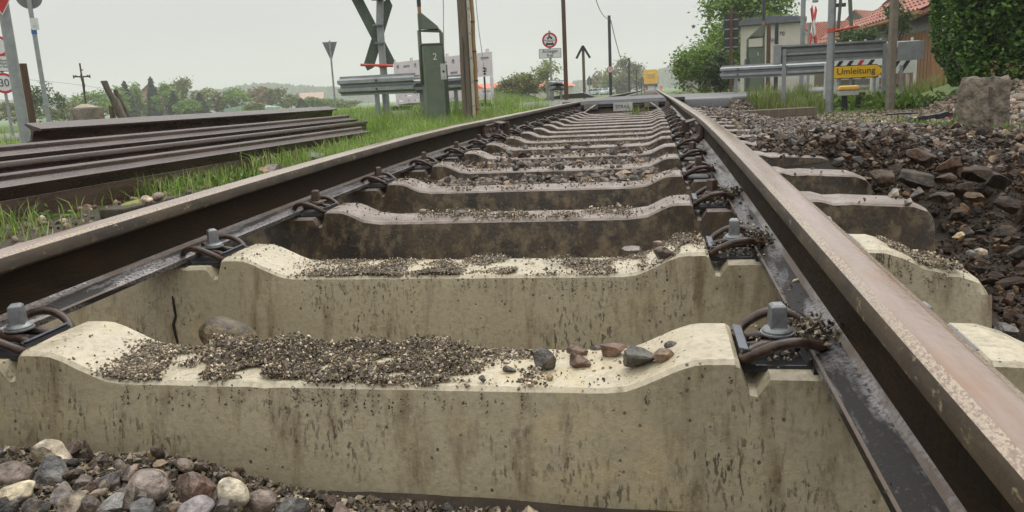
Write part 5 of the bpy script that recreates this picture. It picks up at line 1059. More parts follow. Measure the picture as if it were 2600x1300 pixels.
# ------------------------------------------------------------------ houses
def tiled_roof(t, name, A, B, C_, m, cols, rows, pieces=True):
    """slope from eave A-B up to C (above A); rows of overlapping tiles"""
    A, B, C_ = Vector(A), Vector(B), Vector(C_); ux, uz = (B-A)/cols, (C_-A)/rows; n = ux.cross(uz).normalized()
    if n.z < 0: n = -n
    rf = MB().add([A, B, B+(C_-A), C_, A-n*.12, B-n*.12, B+(C_-A)-n*.12, C_-n*.12], [(0, 1, 2, 3), (7, 6, 5, 4), (0, 4, 5, 1), (1, 5, 6, 2), (2, 6, 7, 3), (3, 7, 4, 0)]).build(name, m, t)
    k = 4; V = []; prof = [(0, .040), (.25, .100), (.5, .095), (.75, .022), (1.0, .040)]
    for u_, hgt in prof:
        for v_, dz in ((-.12, .06), (1.0, 0)): V.append(ux*u_*.98+uz*v_+n*(hgt+dz))
    for u_, hgt in prof: V.append(ux*u_*.98+uz*-.12+n*.005)
    F = [(2*i, 2*i+2, 2*i+3, 2*i+1) for i in range(4)]+[(10+i, 11+i, 2*i+2, 2*i) for i in range(4)]
    if pieces:
        me = bpy.data.meshes.new('roof_tile'); me.from_pydata(V, [], F); me.materials.append(m)
        for i in range(cols):
            for j in range(rows): link('roof_tile', me, rf, A+ux*i+uz*j)
    else:
        mb = MB()
        for i in range(cols):
            for j in range(rows): mb.add([A+ux*i+uz*j+q_ for q_ in V], F)
        setp(mb.build('roof_tiles', m, rf), kind='stuff')
    return rf
# boarded barn with low eave running away from the road
A, B = P(2161, 90, 40), P(2372, 36, 27); ez = (A.z+B.z)/2; 
t = thing('boarded_barn', 'barn of brown vertical boards under a red tiled roof beside the hedge', 'barn', (B.x, B.y, 0.0)); fr_ = Vector((A.x-B.x, A.y-B.y, 0)); Lb = fr_.length; t.rotation_euler.z = math.atan2(fr_.y, fr_.x)
# local x runs along the eave away from the camera, local -y is behind the wall
zE = B.z; zA = A.z
tiled_roof(t, 'roof', (-1.2, .7, zE+.06), (Lb+.8, .7, zA+.06), (-1.2, -3.6, zE+2.3), M['roof_tile'], 30, 9)
MB().add([(-.3, 0, -.4), (Lb, 0, -.4), (Lb, 0, zA+.25), (-.3, 0, zE+.25), (-.3, -7, -.4), (Lb, -7, -.4), (Lb, -7, zA+.25), (-.3, -7, zE+.25)], [(0, 1, 2, 3), (7, 6, 5, 4), (0, 4, 5, 1), (1, 5, 6, 2), (2, 6, 7, 3), (3, 7, 4, 0)]).build('frame_wall', M['black_metal'], t)
nb = 46; bm_ = mesh_of(MB().box((0, 0, 1.2), (.185, .03, 3.2)), 'wall_board', M['barn_wood'])
for i in range(nb):
    o = link('wall_board', bm_, t, (-.2+i*.205, .03+.012*(i % 2), -.42)); o.scale.z = (zE-.05)/3.0+(zA-zE)*(i*.205/Lb)/3.0+.04
MB().box((-.32, -3.0, 1.0), (.05, 6.2, 3.0)).build('gable_wall', M['barn_wood'], t)
for i in range(13): MB().bar((i*Lb/13, .75, zE-.10+(zA-zE)*i/13), (i*Lb/13, -.1, zE+.22+(zA-zE)*i/13), .12, .14).build('rafter', M['pale_wood'], t)
MB().tube([(-1.3, .78, zE+.0), (Lb+.8, .78, zA+.0)], .075, 8).build('gutter', M['barn_wood'], t)
def gable_house(name, label, px, py, d, rz, w, l, wall, rise, mwall, mroof, cols=24, rows=10, z0=0, grp='houses by the crossing'):
    p = P(px, py, d); t = thing(name, label, 'house', (p.x, p.y, z0), rz, grp); z = wall
    MB().add([(-w/2, 0, -.5), (w/2, 0, -.5), (w/2, 0, z), (0, 0, z+rise), (-w/2, 0, z), (-w/2, l, -.5), (w/2, l, -.5), (w/2, l, z), (0, l, z+rise), (-w/2, l, z)], [(0, 1, 2, 3, 4), (9, 8, 7, 6, 5), (0, 5, 6, 1), (1, 6, 7, 2), (4, 9, 5, 0)]).build('wall', mwall, t)
    e = .5; k = rise/(w/2)
    for s_ in (-1, 1): tiled_roof(t, 'roof', (s_*(w/2+e), -e, z-k*e+.05), (s_*(w/2+e), l+e, z-k*e+.05), (0, -e, z+rise+.05), mroof, cols, rows, False)
    for s_ in (-1, 1): MB().bar((s_*(w/2+e), -e-.03, z-k*e), (0, -e-.03, z+rise), .06, .22, up=(0, 1, 0)).build('barge_board', M['grey_wood'], t)
    wd_ = MB().box((0, -.03, z*.6), (1.0, .08, 1.2)).build('window', M['white_paint'], t); MB().box((0, -.08, z*.6), (.84, .03, 1.04)).build('pane', M['glass_dark'], wd_); MB().box((0, -.10, z*.6), (.05, .03, 1.04)).build('glazing_bar', M['white_paint'], wd_)
    return t
gable_house('house', 'low house with a wide red tiled roof between the grey pole and the clamp pole', 2046, 130, 62, R(-82), 7, 6.5, zz_(2092, 118, 62)+.3, zz_(2092, 70, 62)-zz_(2092, 118, 62), M['plaster'], M['roof_tile_joined'], 30, 14)
gable_house('house', 'timber gabled house with tiled roof behind the barn', 2172, 90, 100, R(-38), 3.6, 7, zz_(2172, 66, 100), zz_(2172, 28, 100)-zz_(2172, 66, 100), M['grey_wood'], M['roof_tile_joined'], 24, 12)
gable_house('house', 'tall brown gabled house rising behind the barn roof', 2378, 60, 47, R(-22), 7.0, 9, zz_(2290, 30, 47)-.2, 3.6, M['grey_wood'], M['roof_tile_joined'], 24, 14)
gable_house('house', 'dark small shed with a peaked gable right of the clamp pole', 2153, 118, 44, R(8), 1.6, 3, zz_(2153, 112, 44), .62, M['grey_wood'], M['roof_tile_joined'], 8, 4)
gable_house('house', 'far house with a pale pink wall among the trees on the left', 385, 268, 150, R(35), 5, 7, 3.4, 2.2, M['plaster_pink'], M['roof_tile_pale'], 10, 5)
gable_house('house', 'far small pink house left of the larger one among the trees', 335, 275, 155, R(30), 3, 5, 2.4, 1.4, M['plaster_pink'], M['roof_tile_pale'], 10, 5)
gable_house('house', 'far house with a pale red roof right of the leafy trees', 765, 255, 330, R(-70), 6, 9, 3.0, 2.2, M['plaster'], M['plaster_pink'], 10, 5)
gable_house('house', 'tiny red roofed house at the foot of the signal board post', 1842, 180, 48, R(30), 2.2, 3, zz_(1842, 166, 48), .5, M['plaster'], M['roof_tile_pale'], 10, 5)
t = thing('market_hall', 'long low building with a bright orange roof beyond the mound', 'building', P(1240, 230, 115)); t.location.z = -.4; A, B = P(1240, 230, 115), P(1455, 225, 120); t.rotation_euler.z = math.atan2(B.y-A.y, B.x-A.x); Lh = (B-A).length; zt = zz_(1350, 206, 117)+.4; ze = zz_(1350, 222, 117)+.4
MB().prism([(0, 0), (Lh, 0), (Lh, ze), (0, ze)], 0, 8).build('wall', M['plaster'], t); MB().add([(-.4, -.4, ze), (Lh+.4, -.4, ze), (Lh+.4, 4, zt), (-.4, 4, zt), (-.4, 8.4, ze), (Lh+.4, 8.4, ze)], [(0, 1, 2, 3), (3, 2, 5, 4), (0, 3, 4), (1, 5, 2)]).build('roof', M['orange_roof'], t)
t = thing('greenhouse', 'pale blue-green greenhouse roof low among the far trees', 'greenhouse', P(615, 285, 140)); t.location.z = -.5; zg = zz_(615, 268, 140)+.5
MB().prism([(-3.5, 0), (3.5, 0), (3.5, zg*.6), (0, zg), (-3.5, zg*.6)], 0, 8).build('glass_shell', mat('greenhouse_skin', (.30, .40, .40), (.4, .5, .5), 2, .3), t)
for i in range(6): MB().box((-3.5+i*1.4, -.03, zg*.3), (.08, .06, zg*.6)).build('glazing_bar', M['galv_dull'], t)

# ------------------------------------------------------------------ vehicles and workers far down the line
zt_ = -.55
t = thing('rail_machine', 'yellow rail maintenance vehicle standing on the track in the distance', 'rail vehicle', (0.0, 158, .1-.0), 0)
yb = 3.4
MB().prism([(-1.35, .95), (1.35, .95), (1.42, 2.2), (1.30, 3.5), (1.0, 3.72), (-1.0, 3.72), (-1.30, 3.5), (-1.42, 2.2)], 0, 9).build('body', M['train_yellow'], t, bevel=.08)
MB().box((0, -.03, 2.45), (1.5, .06, .9)).build('front_panel', mat('panel_yellow', (.55, .34, .02), (.6, .38, .03), 2, .4), t, bevel=.03); MB().box((0, -.06, 3.02), (1.1, .1, .16)).build('headlight_bar', mat('amber_lamp', (.85, .72, .2), (.9, .8, .3), 3, .3), t)
MB().box((0, .1, .62), (2.5, .5, .6)).build('buffer_beam', M['black_metal'], t, bevel=.04); MB().box((0, -.2, .45), (1.4, .3, .3)).build('coupler', M['galv_dull'], t, bevel=.03)
for s_ in (-1, 1):
    for yy in (1.0, 3.0, 7.5): MB().lathe([(.42, -.07), (.46, .07), (.42, .08)], 20, axis='y').build('wheel', M['rust_screw'], t, loc=(s_*.75, yy, .45)).rotation_euler = (0, 0, D90)
    MB().lathe([(.16, 0), (.20, .12), (.20, .16)], 14, axis='y').build('buffer', M['black_metal'], t, loc=(s_*.88, -.32, .72)); MB().box((s_*1.0, -.03, 1.25), (.25, .06, .25)).build('lamp', M['white_paint'], t)
    MB().tube([(s_*1.40, .1, 1.0), (s_*1.46, .05, 2.4)], .03, 6).build('handrail', M['black_metal'], t)
MB().box((0, 4.5, .75), (2.2, 8, .45)).build('underframe', M['black_metal'], t)
def car(label, px, d, rz, estate):
    p = spot(px, 236, d); t = thing('parked_car', label, 'car', p, rz, 'white cars parked left of the line'); Lc = 4.2
    side = [(-2.1, .30), (2.1, .30), (2.12, .62), (1.95, .85), (1.15, .95), (.55, 1.42), (-1.3 if estate else -.9, 1.48), (-1.95, 1.0), (-2.12, .9)]
    MB().prism(side, -.85, .85).build('body', M['car_white'], t, bevel=.09, seg=3)
    for s_ in (-1, 1):
        MB().prism([(.95, .97), (.48, 1.34), (-.2, 1.38), (-.2, .97)], s_*.856-.01, s_*.856+.01).build('side_window', M['glass_dark'], t); MB().prism([(-.3, .97), (-.3, 1.38), (-1.15, 1.38), (-1.6, 1.0)], s_*.856-.01, s_*.856+.01).build('side_window', M['glass_dark'], t)
        for x in (-1.3, 1.3):
            w_ = MB().lathe([(.30, -.1), (.32, -.06), (.32, .06), (.30, .1)], 18, axis='y').build('wheel', M['black_metal'], t, loc=(x, s_*.78, .32)); MB().lathe([(.19, -.112), (.19, .112)], 14, axis='y').build('rim', M['galv'], w_)
        MB().box((2.06, s_*.6, .72), (.08, .28, .14)).build('headlight', M['glass_dark'], t, bevel=.02); MB().box((-2.08, s_*.68, .85), (.08, .2, .25)).build('tail_light', M['sign_red'], t, bevel=.02)
    MB().add([(1.12, -.70, .99), (1.12, .70, .99), (.58, .62, 1.40), (.58, -.62, 1.40)], [(0, 1, 2, 3)]).build('windscreen', M['glass_dark'], t, loc=(.03, 0, .03))
    return t
car('leftmost white car half hidden in the grass beyond the road', 1499, 168, R(200), False); car('middle white car parked beyond the road', 1518, 172, R(165), True); car('rightmost white estate car beside the telegraph pole', 1542, 165, R(245), True)
def person(label, px, py, d, rz, pose):
    p = spot(px, py, d); t = thing('person', label, 'person', p, rz, 'track workers in orange')
    me = bpy.data.meshes.new('body'); sp = pose
    J = {'pel': (0, 0, .95, .15), 'chest': (0, .02, 1.30, .17), 'neck': (0, .02, 1.48, .06), 'head': (0, -.01, 1.62, .095), 'crown': (0, 0, 1.74, .075), 'nose': (0, -.11, 1.62, .02),
         'shl': (-.19, 0, 1.42, .08), 'ell': (-.27, .03-.1*sp, 1.14, .055), 'wrl': (-.25, -.12-.15*sp, .93, .04), 'hal': (-.25, -.16-.15*sp, .85, .04), 'shr': (.19, 0, 1.42, .08), 'elr': (.28, .02, 1.14, .055), 'wrr': (.27, -.08+.1*sp, .92, .04), 'har': (.27, -.10+.1*sp, .83, .04),
         'hpl': (-.10, 0, .90, .11), 'knl': (-.12, -.06*sp, .50, .075), 'anl': (-.13, .03, .10, .05), 'tol': (-.14, -.14, .04, .045), 'hpr': (.10, 0, .90, .11), 'knr': (.12, -.02, .50, .075), 'anr': (.13, .05, .10, .05), 'tor': (.14, -.12, .04, .045)}
    E_ = [('pel', 'chest'), ('chest', 'neck'), ('neck', 'head'), ('head', 'crown'), ('head', 'nose'), ('chest', 'shl'), ('shl', 'ell'), ('ell', 'wrl'), ('wrl', 'hal'), ('chest', 'shr'), ('shr', 'elr'), ('elr', 'wrr'), ('wrr', 'har'), ('pel', 'hpl'), ('hpl', 'knl'), ('knl', 'anl'), ('anl', 'tol'), ('pel', 'hpr'), ('hpr', 'knr'), ('knr', 'anr'), ('anr', 'tor')]
    ks = list(J); me.from_pydata([J[k][:3] for k in ks], [(ks.index(a), ks.index(b_)) for a, b_ in E_], []); o = bpy.data.objects.new('body', me); COL.objects.link(o)
    md = o.modifiers.new('s', 'SKIN'); sk = me.skin_vertices[0].data if me.skin_vertices else None
    if sk is None:
        bm = bmesh.new(); bm.from_mesh(me); bm.verts.layers.skin.verify(); bm.to_mesh(me); bm.free(); sk = me.skin_vertices[0].data
    for i, k in enumerate(ks): sk[i].radius = (J[k][3], J[k][3]); sk[i].use_root = (k == 'pel')
    o.modifiers.new('u', 'SUBSURF').levels = 1
    m2 = bpy.data.meshes.new_from_object(o.evaluated_get(bpy.context.evaluated_depsgraph_get())); bpy.data.objects.remove(o)
    m2.materials.clear(); [m2.materials.append(M[k]) for k in ('hivis', 'skin', 'black_metal')]
    for f in m2.polygons: f.material_index = 1 if (f.center.z > 1.5 or (f.center.z < .93 and abs(f.center.x) > .2 and f.center.z > .7)) else (2 if f.center.z < .12 else 0); f.use_smooth = True
    link('body', m2, t); MB().lathe([(.125, 1.66), (.12, 1.70), (.10, 1.77), (.05, 1.80), (.01, 1.81)], 14).build('helmet', M['white_paint'], t, smooth=True); MB().lathe([(.185, 1.08), (.19, 1.12)], 14).build('reflective_band', M['grimy_white'], t).scale.y = .8
    return t
person('worker in orange left of the yellow rail machine', 1640, 235, 170, .4, .4); person('worker in orange right of the yellow rail machine', 1679, 233, 172, -.5, .2); person('worker in orange standing farthest left by the thin poles', 1618, 236, 165, 1.0, .6)

# ------------------------------------------------------------------ vegetation
LB = 1.6
def leafset(pts, size, seed, elong=1.7, up=.3, fold=True):
    r = np.random.default_rng(seed); n = len(pts); a = r.normal(size=(n, 3)); a[:, 2] *= .6; a /= np.linalg.norm(a, axis=1)[:, None]; b_ = r.normal(size=(n, 3)); b_[:, 2] += up
    b_ -= (b_*a).sum(1)[:, None]*a; b_ /= np.linalg.norm(b_, axis=1)[:, None]; c = np.cross(a, b_); s = (size*r.uniform(.6, 1.35, n))[:, None]
    V = np.stack([pts-a*s*elong*.5, pts+b_*s*.45-c*s*.12, pts+a*s*elong*.5, pts-b_*s*.45-c*s*.12], 1).reshape(-1, 3); i = np.arange(n)*4
    F = np.concatenate([np.stack([i, i+1, i+2], 1), np.stack([i, i+2, i+3], 1)]); return V, F
GP = {'spring': [(.10, .165, .028), (.15, .225, .045), (.065, .115, .022)], 'dark': [(.035, .065, .018), (.06, .10, .025), (.028, .05, .016)], 'olive': [(.10, .115, .035), (.145, .155, .05), (.075, .09, .028)], 'spruce': [(.025, .045, .024), (.04, .062, .032), (.018, .034, .02)], 'pale': [(.17, .20, .075), (.21, .235, .10), (.13, .16, .055)], 'hedge': [(.035, .075, .012), (.055, .11, .018), (.085, .15, .025), (.02, .045, .01)], 'dead': [(.17, .13, .075), (.21, .165, .10), (.13, .10, .06)]}
def tree(name, label, base, h, rx, kind, pal, n, leaf, seed, grp, cb=.18, clumps=22, cat='tree', m=LEAF, cover=.9):
    r = np.random.default_rng(seed); t = thing(name, label, cat, base, r.uniform(0, 6), grp); zc = h*(cb+(1-cb)/2); rz_ = h*(1-cb)/2
    if kind == 'conifer':
        u = r.random(n)**.6; zz2 = h*(.06+.94*(1-u)); rad = rx*(u**.9)*(.35+.65*r.random(n)**.5)*(1+.25*np.sin(zz2/h*45)); an = r.uniform(0, 6.283, n); pts = np.stack([rad*np.cos(an), rad*np.sin(an), zz2-rad*.18], -1); trunk = MB().tube([(0, 0, -.3), (0, 0, h*.95)], [h*.018, h*.003], 7)
        V, F = leafset(pts, leaf, seed, 2.6, -.2)
    else:
        q = r.normal(size=(clumps, 3)); q /= np.linalg.norm(q, axis=1)[:, None]; q *= r.uniform(.35, .92, (clumps, 1))**.7; ce = q*np.array([rx, rx, rz_])+np.array([0, 0, zc]); ce[:, :2] *= (1-.25*np.clip((ce[:, 2:3]-zc)/rz_, -1, 1))
        w = r.integers(0, clumps, n); g = r.normal(size=(n, 3)); g *= np.array([.30, .30, .26*rz_/max(rx, .01)])*rx*.62*(r.uniform(.65, 1.3, clumps)[w])[:, None]; pts = ce[w]+g; pts[:, 2] = np.maximum(pts[:, 2], .03*h)
        V, F = leafset(pts, leaf, seed, 1.7, .4); trunk = MB().tube([(0, 0, -.3), (rx*.02, 0, h*.3), (-rx*.03, 0, h*.62), (0, 0, h*.86)], [h*.026, h*.02, h*.011, h*.004], 8)
        for c in ce[:12]: b0 = Vector((0, 0, float(np.clip(c[2]*.55, h*.08, h*.6)))); trunk.tube([b0, b0.lerp(Vector(c), .5)+Vector((0, 0, .04*h)), Vector(c)], [h*.009, h*.006, h*.002], 5)
    pc = np.array(GP[pal])*LB; cl = pc[r.integers(0, len(pc), n)]*r.uniform(.75, 1.3, (n, 1)); link('crown', np_mesh('crown', V, F, m, np.repeat(cl, 4, 0)), t); trunk.build('trunk', M['bark'], t); return t
def far_tree(label, px, top, wpx, d, kind, pal, n=1400, cb=.1, seed=None, name=None, leaf=.34, grp='far trees on the left', cat='tree'):
    p = spot(px, 290 if px < 900 else 235, d); h = zz_(px, top, d)-p.z; rx = wpx*d/FPX/2; return tree(name or ('spruce_tree' if kind == 'conifer' else 'leafy_tree'), label, p, h, rx, kind, pal, n, leaf*d/150, seed or int(px*7+top), grp, cb, cat=cat)
FT = [(120, 215, 84, 70, 'r', 'dark', 'round dark green tree between the wooden post and the leaning sign pole'), (50, 258, 120, 90, 'r', 'olive', 'low olive scrub tree behind the speed sign pole'), (180, 262, 110, 85, 'r', 'olive', 'low olive bush left of the stone block'), (245, 225, 90, 120, 'r', 'spring', 'leafy green tree behind the crucifix'), (292, 215, 70, 125, 'r', 'spring', 'leafy green tree behind the leaning timbers'),
 (327, 205, 46, 135, 'conifer', 'spruce', 'drooping dark spruce right of the leaning timbers'), (355, 212, 44, 140, 'r', 'spring', 'narrow light green tree right of the drooping spruce'), (394, 196, 44, 145, 'conifer', 'spruce', 'tallest pointed spruce of the far tree row'), (425, 212, 54, 140, 'r', 'spring', 'light green tree right of the tallest spruce'), (470, 200, 66, 150, 'r', 'olive', 'tall airy tree with gaps in the far row'),
 (446, 232, 40, 130, 'conifer', 'spruce', 'small dark spruce in front of the airy tree'), (512, 236, 40, 145, 'conifer', 'spruce', 'dark spruce right of the airy tree'), (532, 226, 56, 150, 'r', 'pale', 'pale green tree at the right of the dense row'), (562, 232, 26, 150, 'r', 'dead', 'thin bare tree at the right end of the dense row'), (602, 224, 62, 150, 'r', 'spring', 'rounded light green tree standing alone before the hill'),
 (668, 218, 70, 165, 'r', 'dead', 'brownish budding tree left of the pale red roof'), (705, 224, 56, 165, 'r', 'olive', 'olive tree beside the brownish budding one'), (742, 240, 44, 170, 'r', 'pale', 'pale low tree before the pale red roof'), (768, 252, 26, 160, 'conifer', 'spruce', 'small dark spruce right of the pale red roof'), (802, 246, 54, 165, 'r', 'spring', 'green bushy tree left of the yield sign back'), (840, 250, 60, 170, 'r', 'spring', 'green bushy tree behind the yield sign back'), (482, 256, 60, 120, 'r', 'spring', 'low green bush before the airy tree'), (645, 262, 50, 130, 'r', 'olive', 'low bush right of the lone rounded tree'), (880, 256, 60, 165, 'r', 'olive', 'low bush beyond the left crash barrier')]
for px, top, w, d, kd, pal, lb in FT: far_tree(lb, px, top, w*1.15, d, 'conifer' if kd == 'conifer' else 'r', pal)
far_tree('rounded bush on the mound left of the sign pole', 1320, 180, 110, 70, 'r', 'olive', 3600, .05, name='shrub', grp='bushes on the mound', cat='shrub'); far_tree('thin yellowish bush behind the residents only plate', 1392, 158, 90, 72, 'r', 'pale', 1300, .1, name='shrub', grp='bushes on the mound', cat='shrub'); far_tree('small bare bush left of the telegraph pole', 1518, 180, 36, 190, 'r', 'dead', 500, .1, name='shrub', grp='bushes on the mound', cat='shrub')
far_tree('large rounded grey-green bush right of the telegraph pole', 1592, 152, 104, 185, 'r', 'olive', 6000, .01, name='shrub', grp='bushes on the mound', cat='shrub', leaf=.30); far_tree('tall thin bush directly behind the telegraph pole', 1545, 172, 40, 180, 'r', 'pale', 900, .05, name='shrub', grp='bushes on the mound', cat='shrub'); far_tree('low dark bush row in front of the orange roof', 1270, 216, 90, 100, 'r', 'dark', 700, .02, name='shrub', grp='bushes on the mound', cat='shrub')
p = spot(1895, 205, 36); tree('maple_tree', 'tall leafy green tree rising behind the concrete hut', p, zz_(1895, -90, 36)-p.z, 2.05, 'r', 'spring', 11000, .13, 71, 'trees right of the crossing', .16, 46)
p = spot(1838, 205, 33); tree('maple_tree', 'young tree with open crown left of the hut behind the signal board', p, zz_(1838, 60, 33)-p.z, .85, 'r', 'spring', 2400, .11, 72, 'trees right of the crossing', .1, 20)
p = spot(1778, 215, 31); tree('shrub', 'broad bushy willow shrub at the left of the signal board', p, zz_(1778, 96, 31)-p.z, 1.0, 'r', 'spring', 7000, .075, 73, 'trees right of the crossing', .02, 34, 'shrub')
p = spot(1830, 215, 30); tree('shrub', 'dark dense shrub behind the foot of the signal board', p, zz_(1830, 128, 30)-p.z, .65, 'r', 'dark', 2600, .08, 74, 'trees right of the crossing', .02, 18, 'shrub')
p = spot(2170, 120, 26); tree('shrub', 'green creeper shrub growing before the gabled house', p, zz_(2190, 62, 26)-p.z, .75, 'r', 'dark', 2600, .06, 75, 'trees right of the crossing', .5, 20, 'shrub')
p = spot(2275, 120, 25); tree('shrub', 'green shrub at the end of the barn roof by the concrete post', p, zz_(2275, 8, 25)-p.z, .45, 'r', 'dark', 1500, .06, 76, 'trees right of the crossing', .6, 14, 'shrub')
# clipped hedge
hp = P(2528, 215, 10.4); t = thing('hedge', 'tall dense clipped green hedge filling the upper right corner', 'hedge', (hp.x, hp.y, gz(hp.x, hp.y)), -.18)
r = np.random.default_rng(91); n = 30000; hw_, hl, hh_ = .62, 2.4, 2.6
f = r.random(n); x = np.where(f < .62, r.uniform(-hw_, hl, n), -hw_+np.abs(r.normal(size=n))*.10); y = np.where(f < .62, -.45+np.abs(r.normal(size=n))*.13, r.uniform(-.45, 1.6, n)); z = .02+hh_*r.random(n)
bul = .16*(fbm(x+y, z, 1.8, 17)-.5)+.10*(fbm(x-y, z, 5, 18)-.5); low = .28*(1-ss(0, .75, z)); y = y-np.where(f < .62, bul-low*.7, 0); x = x-np.where(f >= .62, bul-low, 0)+np.where(f < .62, 0, .0)
x = np.where((f < .62) & (x < -hw_+low), x+low, x)
V, F = leafset(np.stack([x, y, z], -1), .050, 92, 1.5, .9); pc = np.array(GP['hedge'])*1.7; cl = pc[r.integers(0, 4, n)]*r.uniform(.7, 1.35, (n, 1)); link('foliage', np_mesh('foliage', V, F, GLEAF, np.repeat(cl, 4, 0)), t)
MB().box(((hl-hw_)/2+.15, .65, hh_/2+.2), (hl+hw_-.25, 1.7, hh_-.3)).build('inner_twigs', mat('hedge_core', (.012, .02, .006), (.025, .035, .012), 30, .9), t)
for i in range(7): MB().tube([(-.3+i*.4, .2, -.2), (-.3+i*.4, .25, .8)], .03, 6).build('stem', M['bark'], t)

# ------------------------------------------------------------------ grass and weeds
def blades(name, label, x, y, z, h, w, pal, seed, lean=.5, mt=GRASS):
    r = np.random.default_rng(seed); n = len(x); an = r.uniform(0, 6.283, n); le = h*lean*r.random(n); dx, dy = np.cos(an), np.sin(an); wx, wy = -dy*w/2, dx*w/2; O = np.stack([x, y, z], -1); Wd = np.stack([wx, wy, np.zeros(n)], -1); D = np.stack([dx, dy, np.zeros(n)], -1); U = np.array([0, 0, 1.])
    p1 = O+U*(h*.55)[:, None]+D*(le*.3)[:, None]; p2 = O+U*(h*(1-.25*(le/np.maximum(h, 1e-6))))[:, None]+D*le[:, None]
    V = np.stack([O-Wd, O+Wd, p1-Wd*.8, p1+Wd*.8, p2], 1).reshape(-1, 3); i = np.arange(n)*5; F = np.concatenate([np.stack([i, i+1, i+3], 1), np.stack([i, i+3, i+2], 1), np.stack([i+2, i+3, i+4], 1)]); pc = np.array(pal); c = pc[r.integers(0, len(pc), n)]*r.uniform(.7, 1.35, (n, 1)); return setp(link(name, np_mesh(name, V, F, mt, np.repeat(c, 5, 0))), label, kind='stuff')
GR = [(.19, .33, .045), (.24, .38, .06), (.13, .23, .035), (.30, .40, .11), (.32, .34, .15)]
GY = [tuple(q*.7 for q in c) for c in GR]+[(.21, .19, .08), (.24, .2, .10), (.09, .11, .03)]
def patch(n, x0, x1, y0, y1, dens): 
    x = rng.uniform(x0, x1, n); y = rng.uniform(y0, y1, n); k = rng.random(n) < dens(x, y); return x[k], y[k]
def off_stack(x, y): return ~((x < -2.52) & (x > -3.75) & (y < 8.3+(-2.5-x)*.9))
x, y = patch(52000, -6.5, -.95, 4.2, 11.45, lambda x, y: off_stack(x, y)*ss(3.2, 6.2, y-.55*(x+2.4))*ss(-.9, -1.5, x)*(.45+.55*(fbm(x, y, 1.1, 5) > .42)))
blades('grass', 'tall fresh green grass left of the track', x, y, ground_h(x, y), rng.uniform(.12, .34, len(x))*(.65+.7*fbm(x, y, .8, 6))*(.75+.5*ss(7, 10.5, y)), rng.uniform(.004, .009, len(x)), GR, 201, 1.0)
x, y = patch(9000, -14, -3.7, 2, 20, lambda x, y: off_stack(x, y)*((y < ROAD0-.1) | (y > ROAD1+.2)))
blades('grass', 'meadow grass behind the rail stack', x, y, ground_h(x, y), rng.uniform(.12, .34, len(x)), rng.uniform(.008, .016, len(x)), GR, 202, .8)
x, y = patch(5200, -2.62, -2.28, -.5, 8.5, lambda x, y: (fbm(x, y, 2.0, 28) > .54)*.8); blades('grass', 'fringe of grass along the foot of the rail stack', x, y, ground_h(x, y), rng.uniform(.05, .17, len(x)), rng.uniform(.003, .007, len(x)), GR, 210, 1.1)
x, y = patch(900, -2.5, -1.1, .9, 4.6, lambda x, y: (fbm(x, y, 2.2, 8) > .53)*off_stack(x, y))
blades('grass', 'scattered grass tufts between the left rail and the rail stack', x, y, ground_h(x, y), rng.uniform(.04, .16, len(x)), rng.uniform(.003, .007, len(x)), GR, 203, 1.1)
x, y = patch(34000, 1.7, 7.5, 10.2, 15.5, lambda x, y: (y-rskew(x) < ROAD0-.05)*(x > 1.9)*ss(0, .5, y-(11.1+2.1*ss(2.9, 3.4, x)))*(.35+.65*(fbm(x, y, 1.2, 10) > .45)))
blades('grass', 'tall mixed grass and weeds before the right crash barriers', x, y, ground_h(x, y), rng.uniform(.10, .36, len(x))*(.6+.8*fbm(x, y, 1.5, 14)), rng.uniform(.005, .010, len(x)), GY, 204, .8)
x, y = patch(9000, 1.5, 20, 18, 60, lambda x, y: y-rskew(x) > ROAD1+.2); blades('grass', 'grass verge beyond the road on the right', x, y, ground_h(x, y), rng.uniform(.15, .40, len(x)), rng.uniform(.012, .02, len(x)), GR, 205, .7)
x, y = patch(9000, -20, -2.0, 18, 40, lambda x, y: .8+0*x); blades('grass', 'grass verge beyond the road on the left', x, y, ground_h(x, y), rng.uniform(.12, .35, len(x)), rng.uniform(.012, .02, len(x)), GR, 206, .7)
x, y = patch(5000, 2.4, 4.8, 5.5, 11, lambda x, y: (fbm(x, y, 1.4, 12) > .56)*.9); blades('grass', 'patchy weeds in the pebbles right of the track', x, y, ground_h(x, y), rng.uniform(.03, .11, len(x)), rng.uniform(.006, .012, len(x)), GY, 207, 1.2)
p_ = G(1618, 283, -.06); x = p_.x+rng.normal(size=130)*.07; y = p_.y-.25+rng.normal(size=130)*.06; blades('grass_tuft', 'tuft of long grass before the lettered plate of the crossing', x, y, ground_h(x, y), rng.uniform(.06, .24, 130), rng.uniform(.004, .008, 130), GY, 208, .6)
def weeds(label, spots, n, leaf, h, seed, pal='spring'):
    r = np.random.default_rng(seed); P_ = []
    for (px, py, d, rad) in spots:
        b_ = spot(px, py, d); q = r.normal(size=(n, 3))*np.array([rad, rad, h*.45]); q[:, 2] = np.abs(q[:, 2]); P_.append(q+np.array(b_))
    P_ = np.concatenate(P_); V, F = leafset(P_, leaf, seed, 2.0, 1.2); pc = np.array(GP[pal]); c = pc[r.integers(0, len(pc), len(P_))]*r.uniform(.8, 1.5, (len(P_), 1)); return setp(link('weeds', np_mesh('weeds', V, F, LEAF, np.repeat(c, 4, 0))), label, kind='stuff')
weeds('broad-leaved green weeds by the detour sign', [(2225, 250, 12.4, .10), (2232, 235, 12.8, .14), (2300, 205, 11.8, .25), (2330, 215, 11.4, .25), (2285, 225, 11.6, .15), (2190, 205, 13.6, .22), (2130, 205, 13.6, .2), (2060, 225, 12.8, .25)], 260, .055, .20, 301)
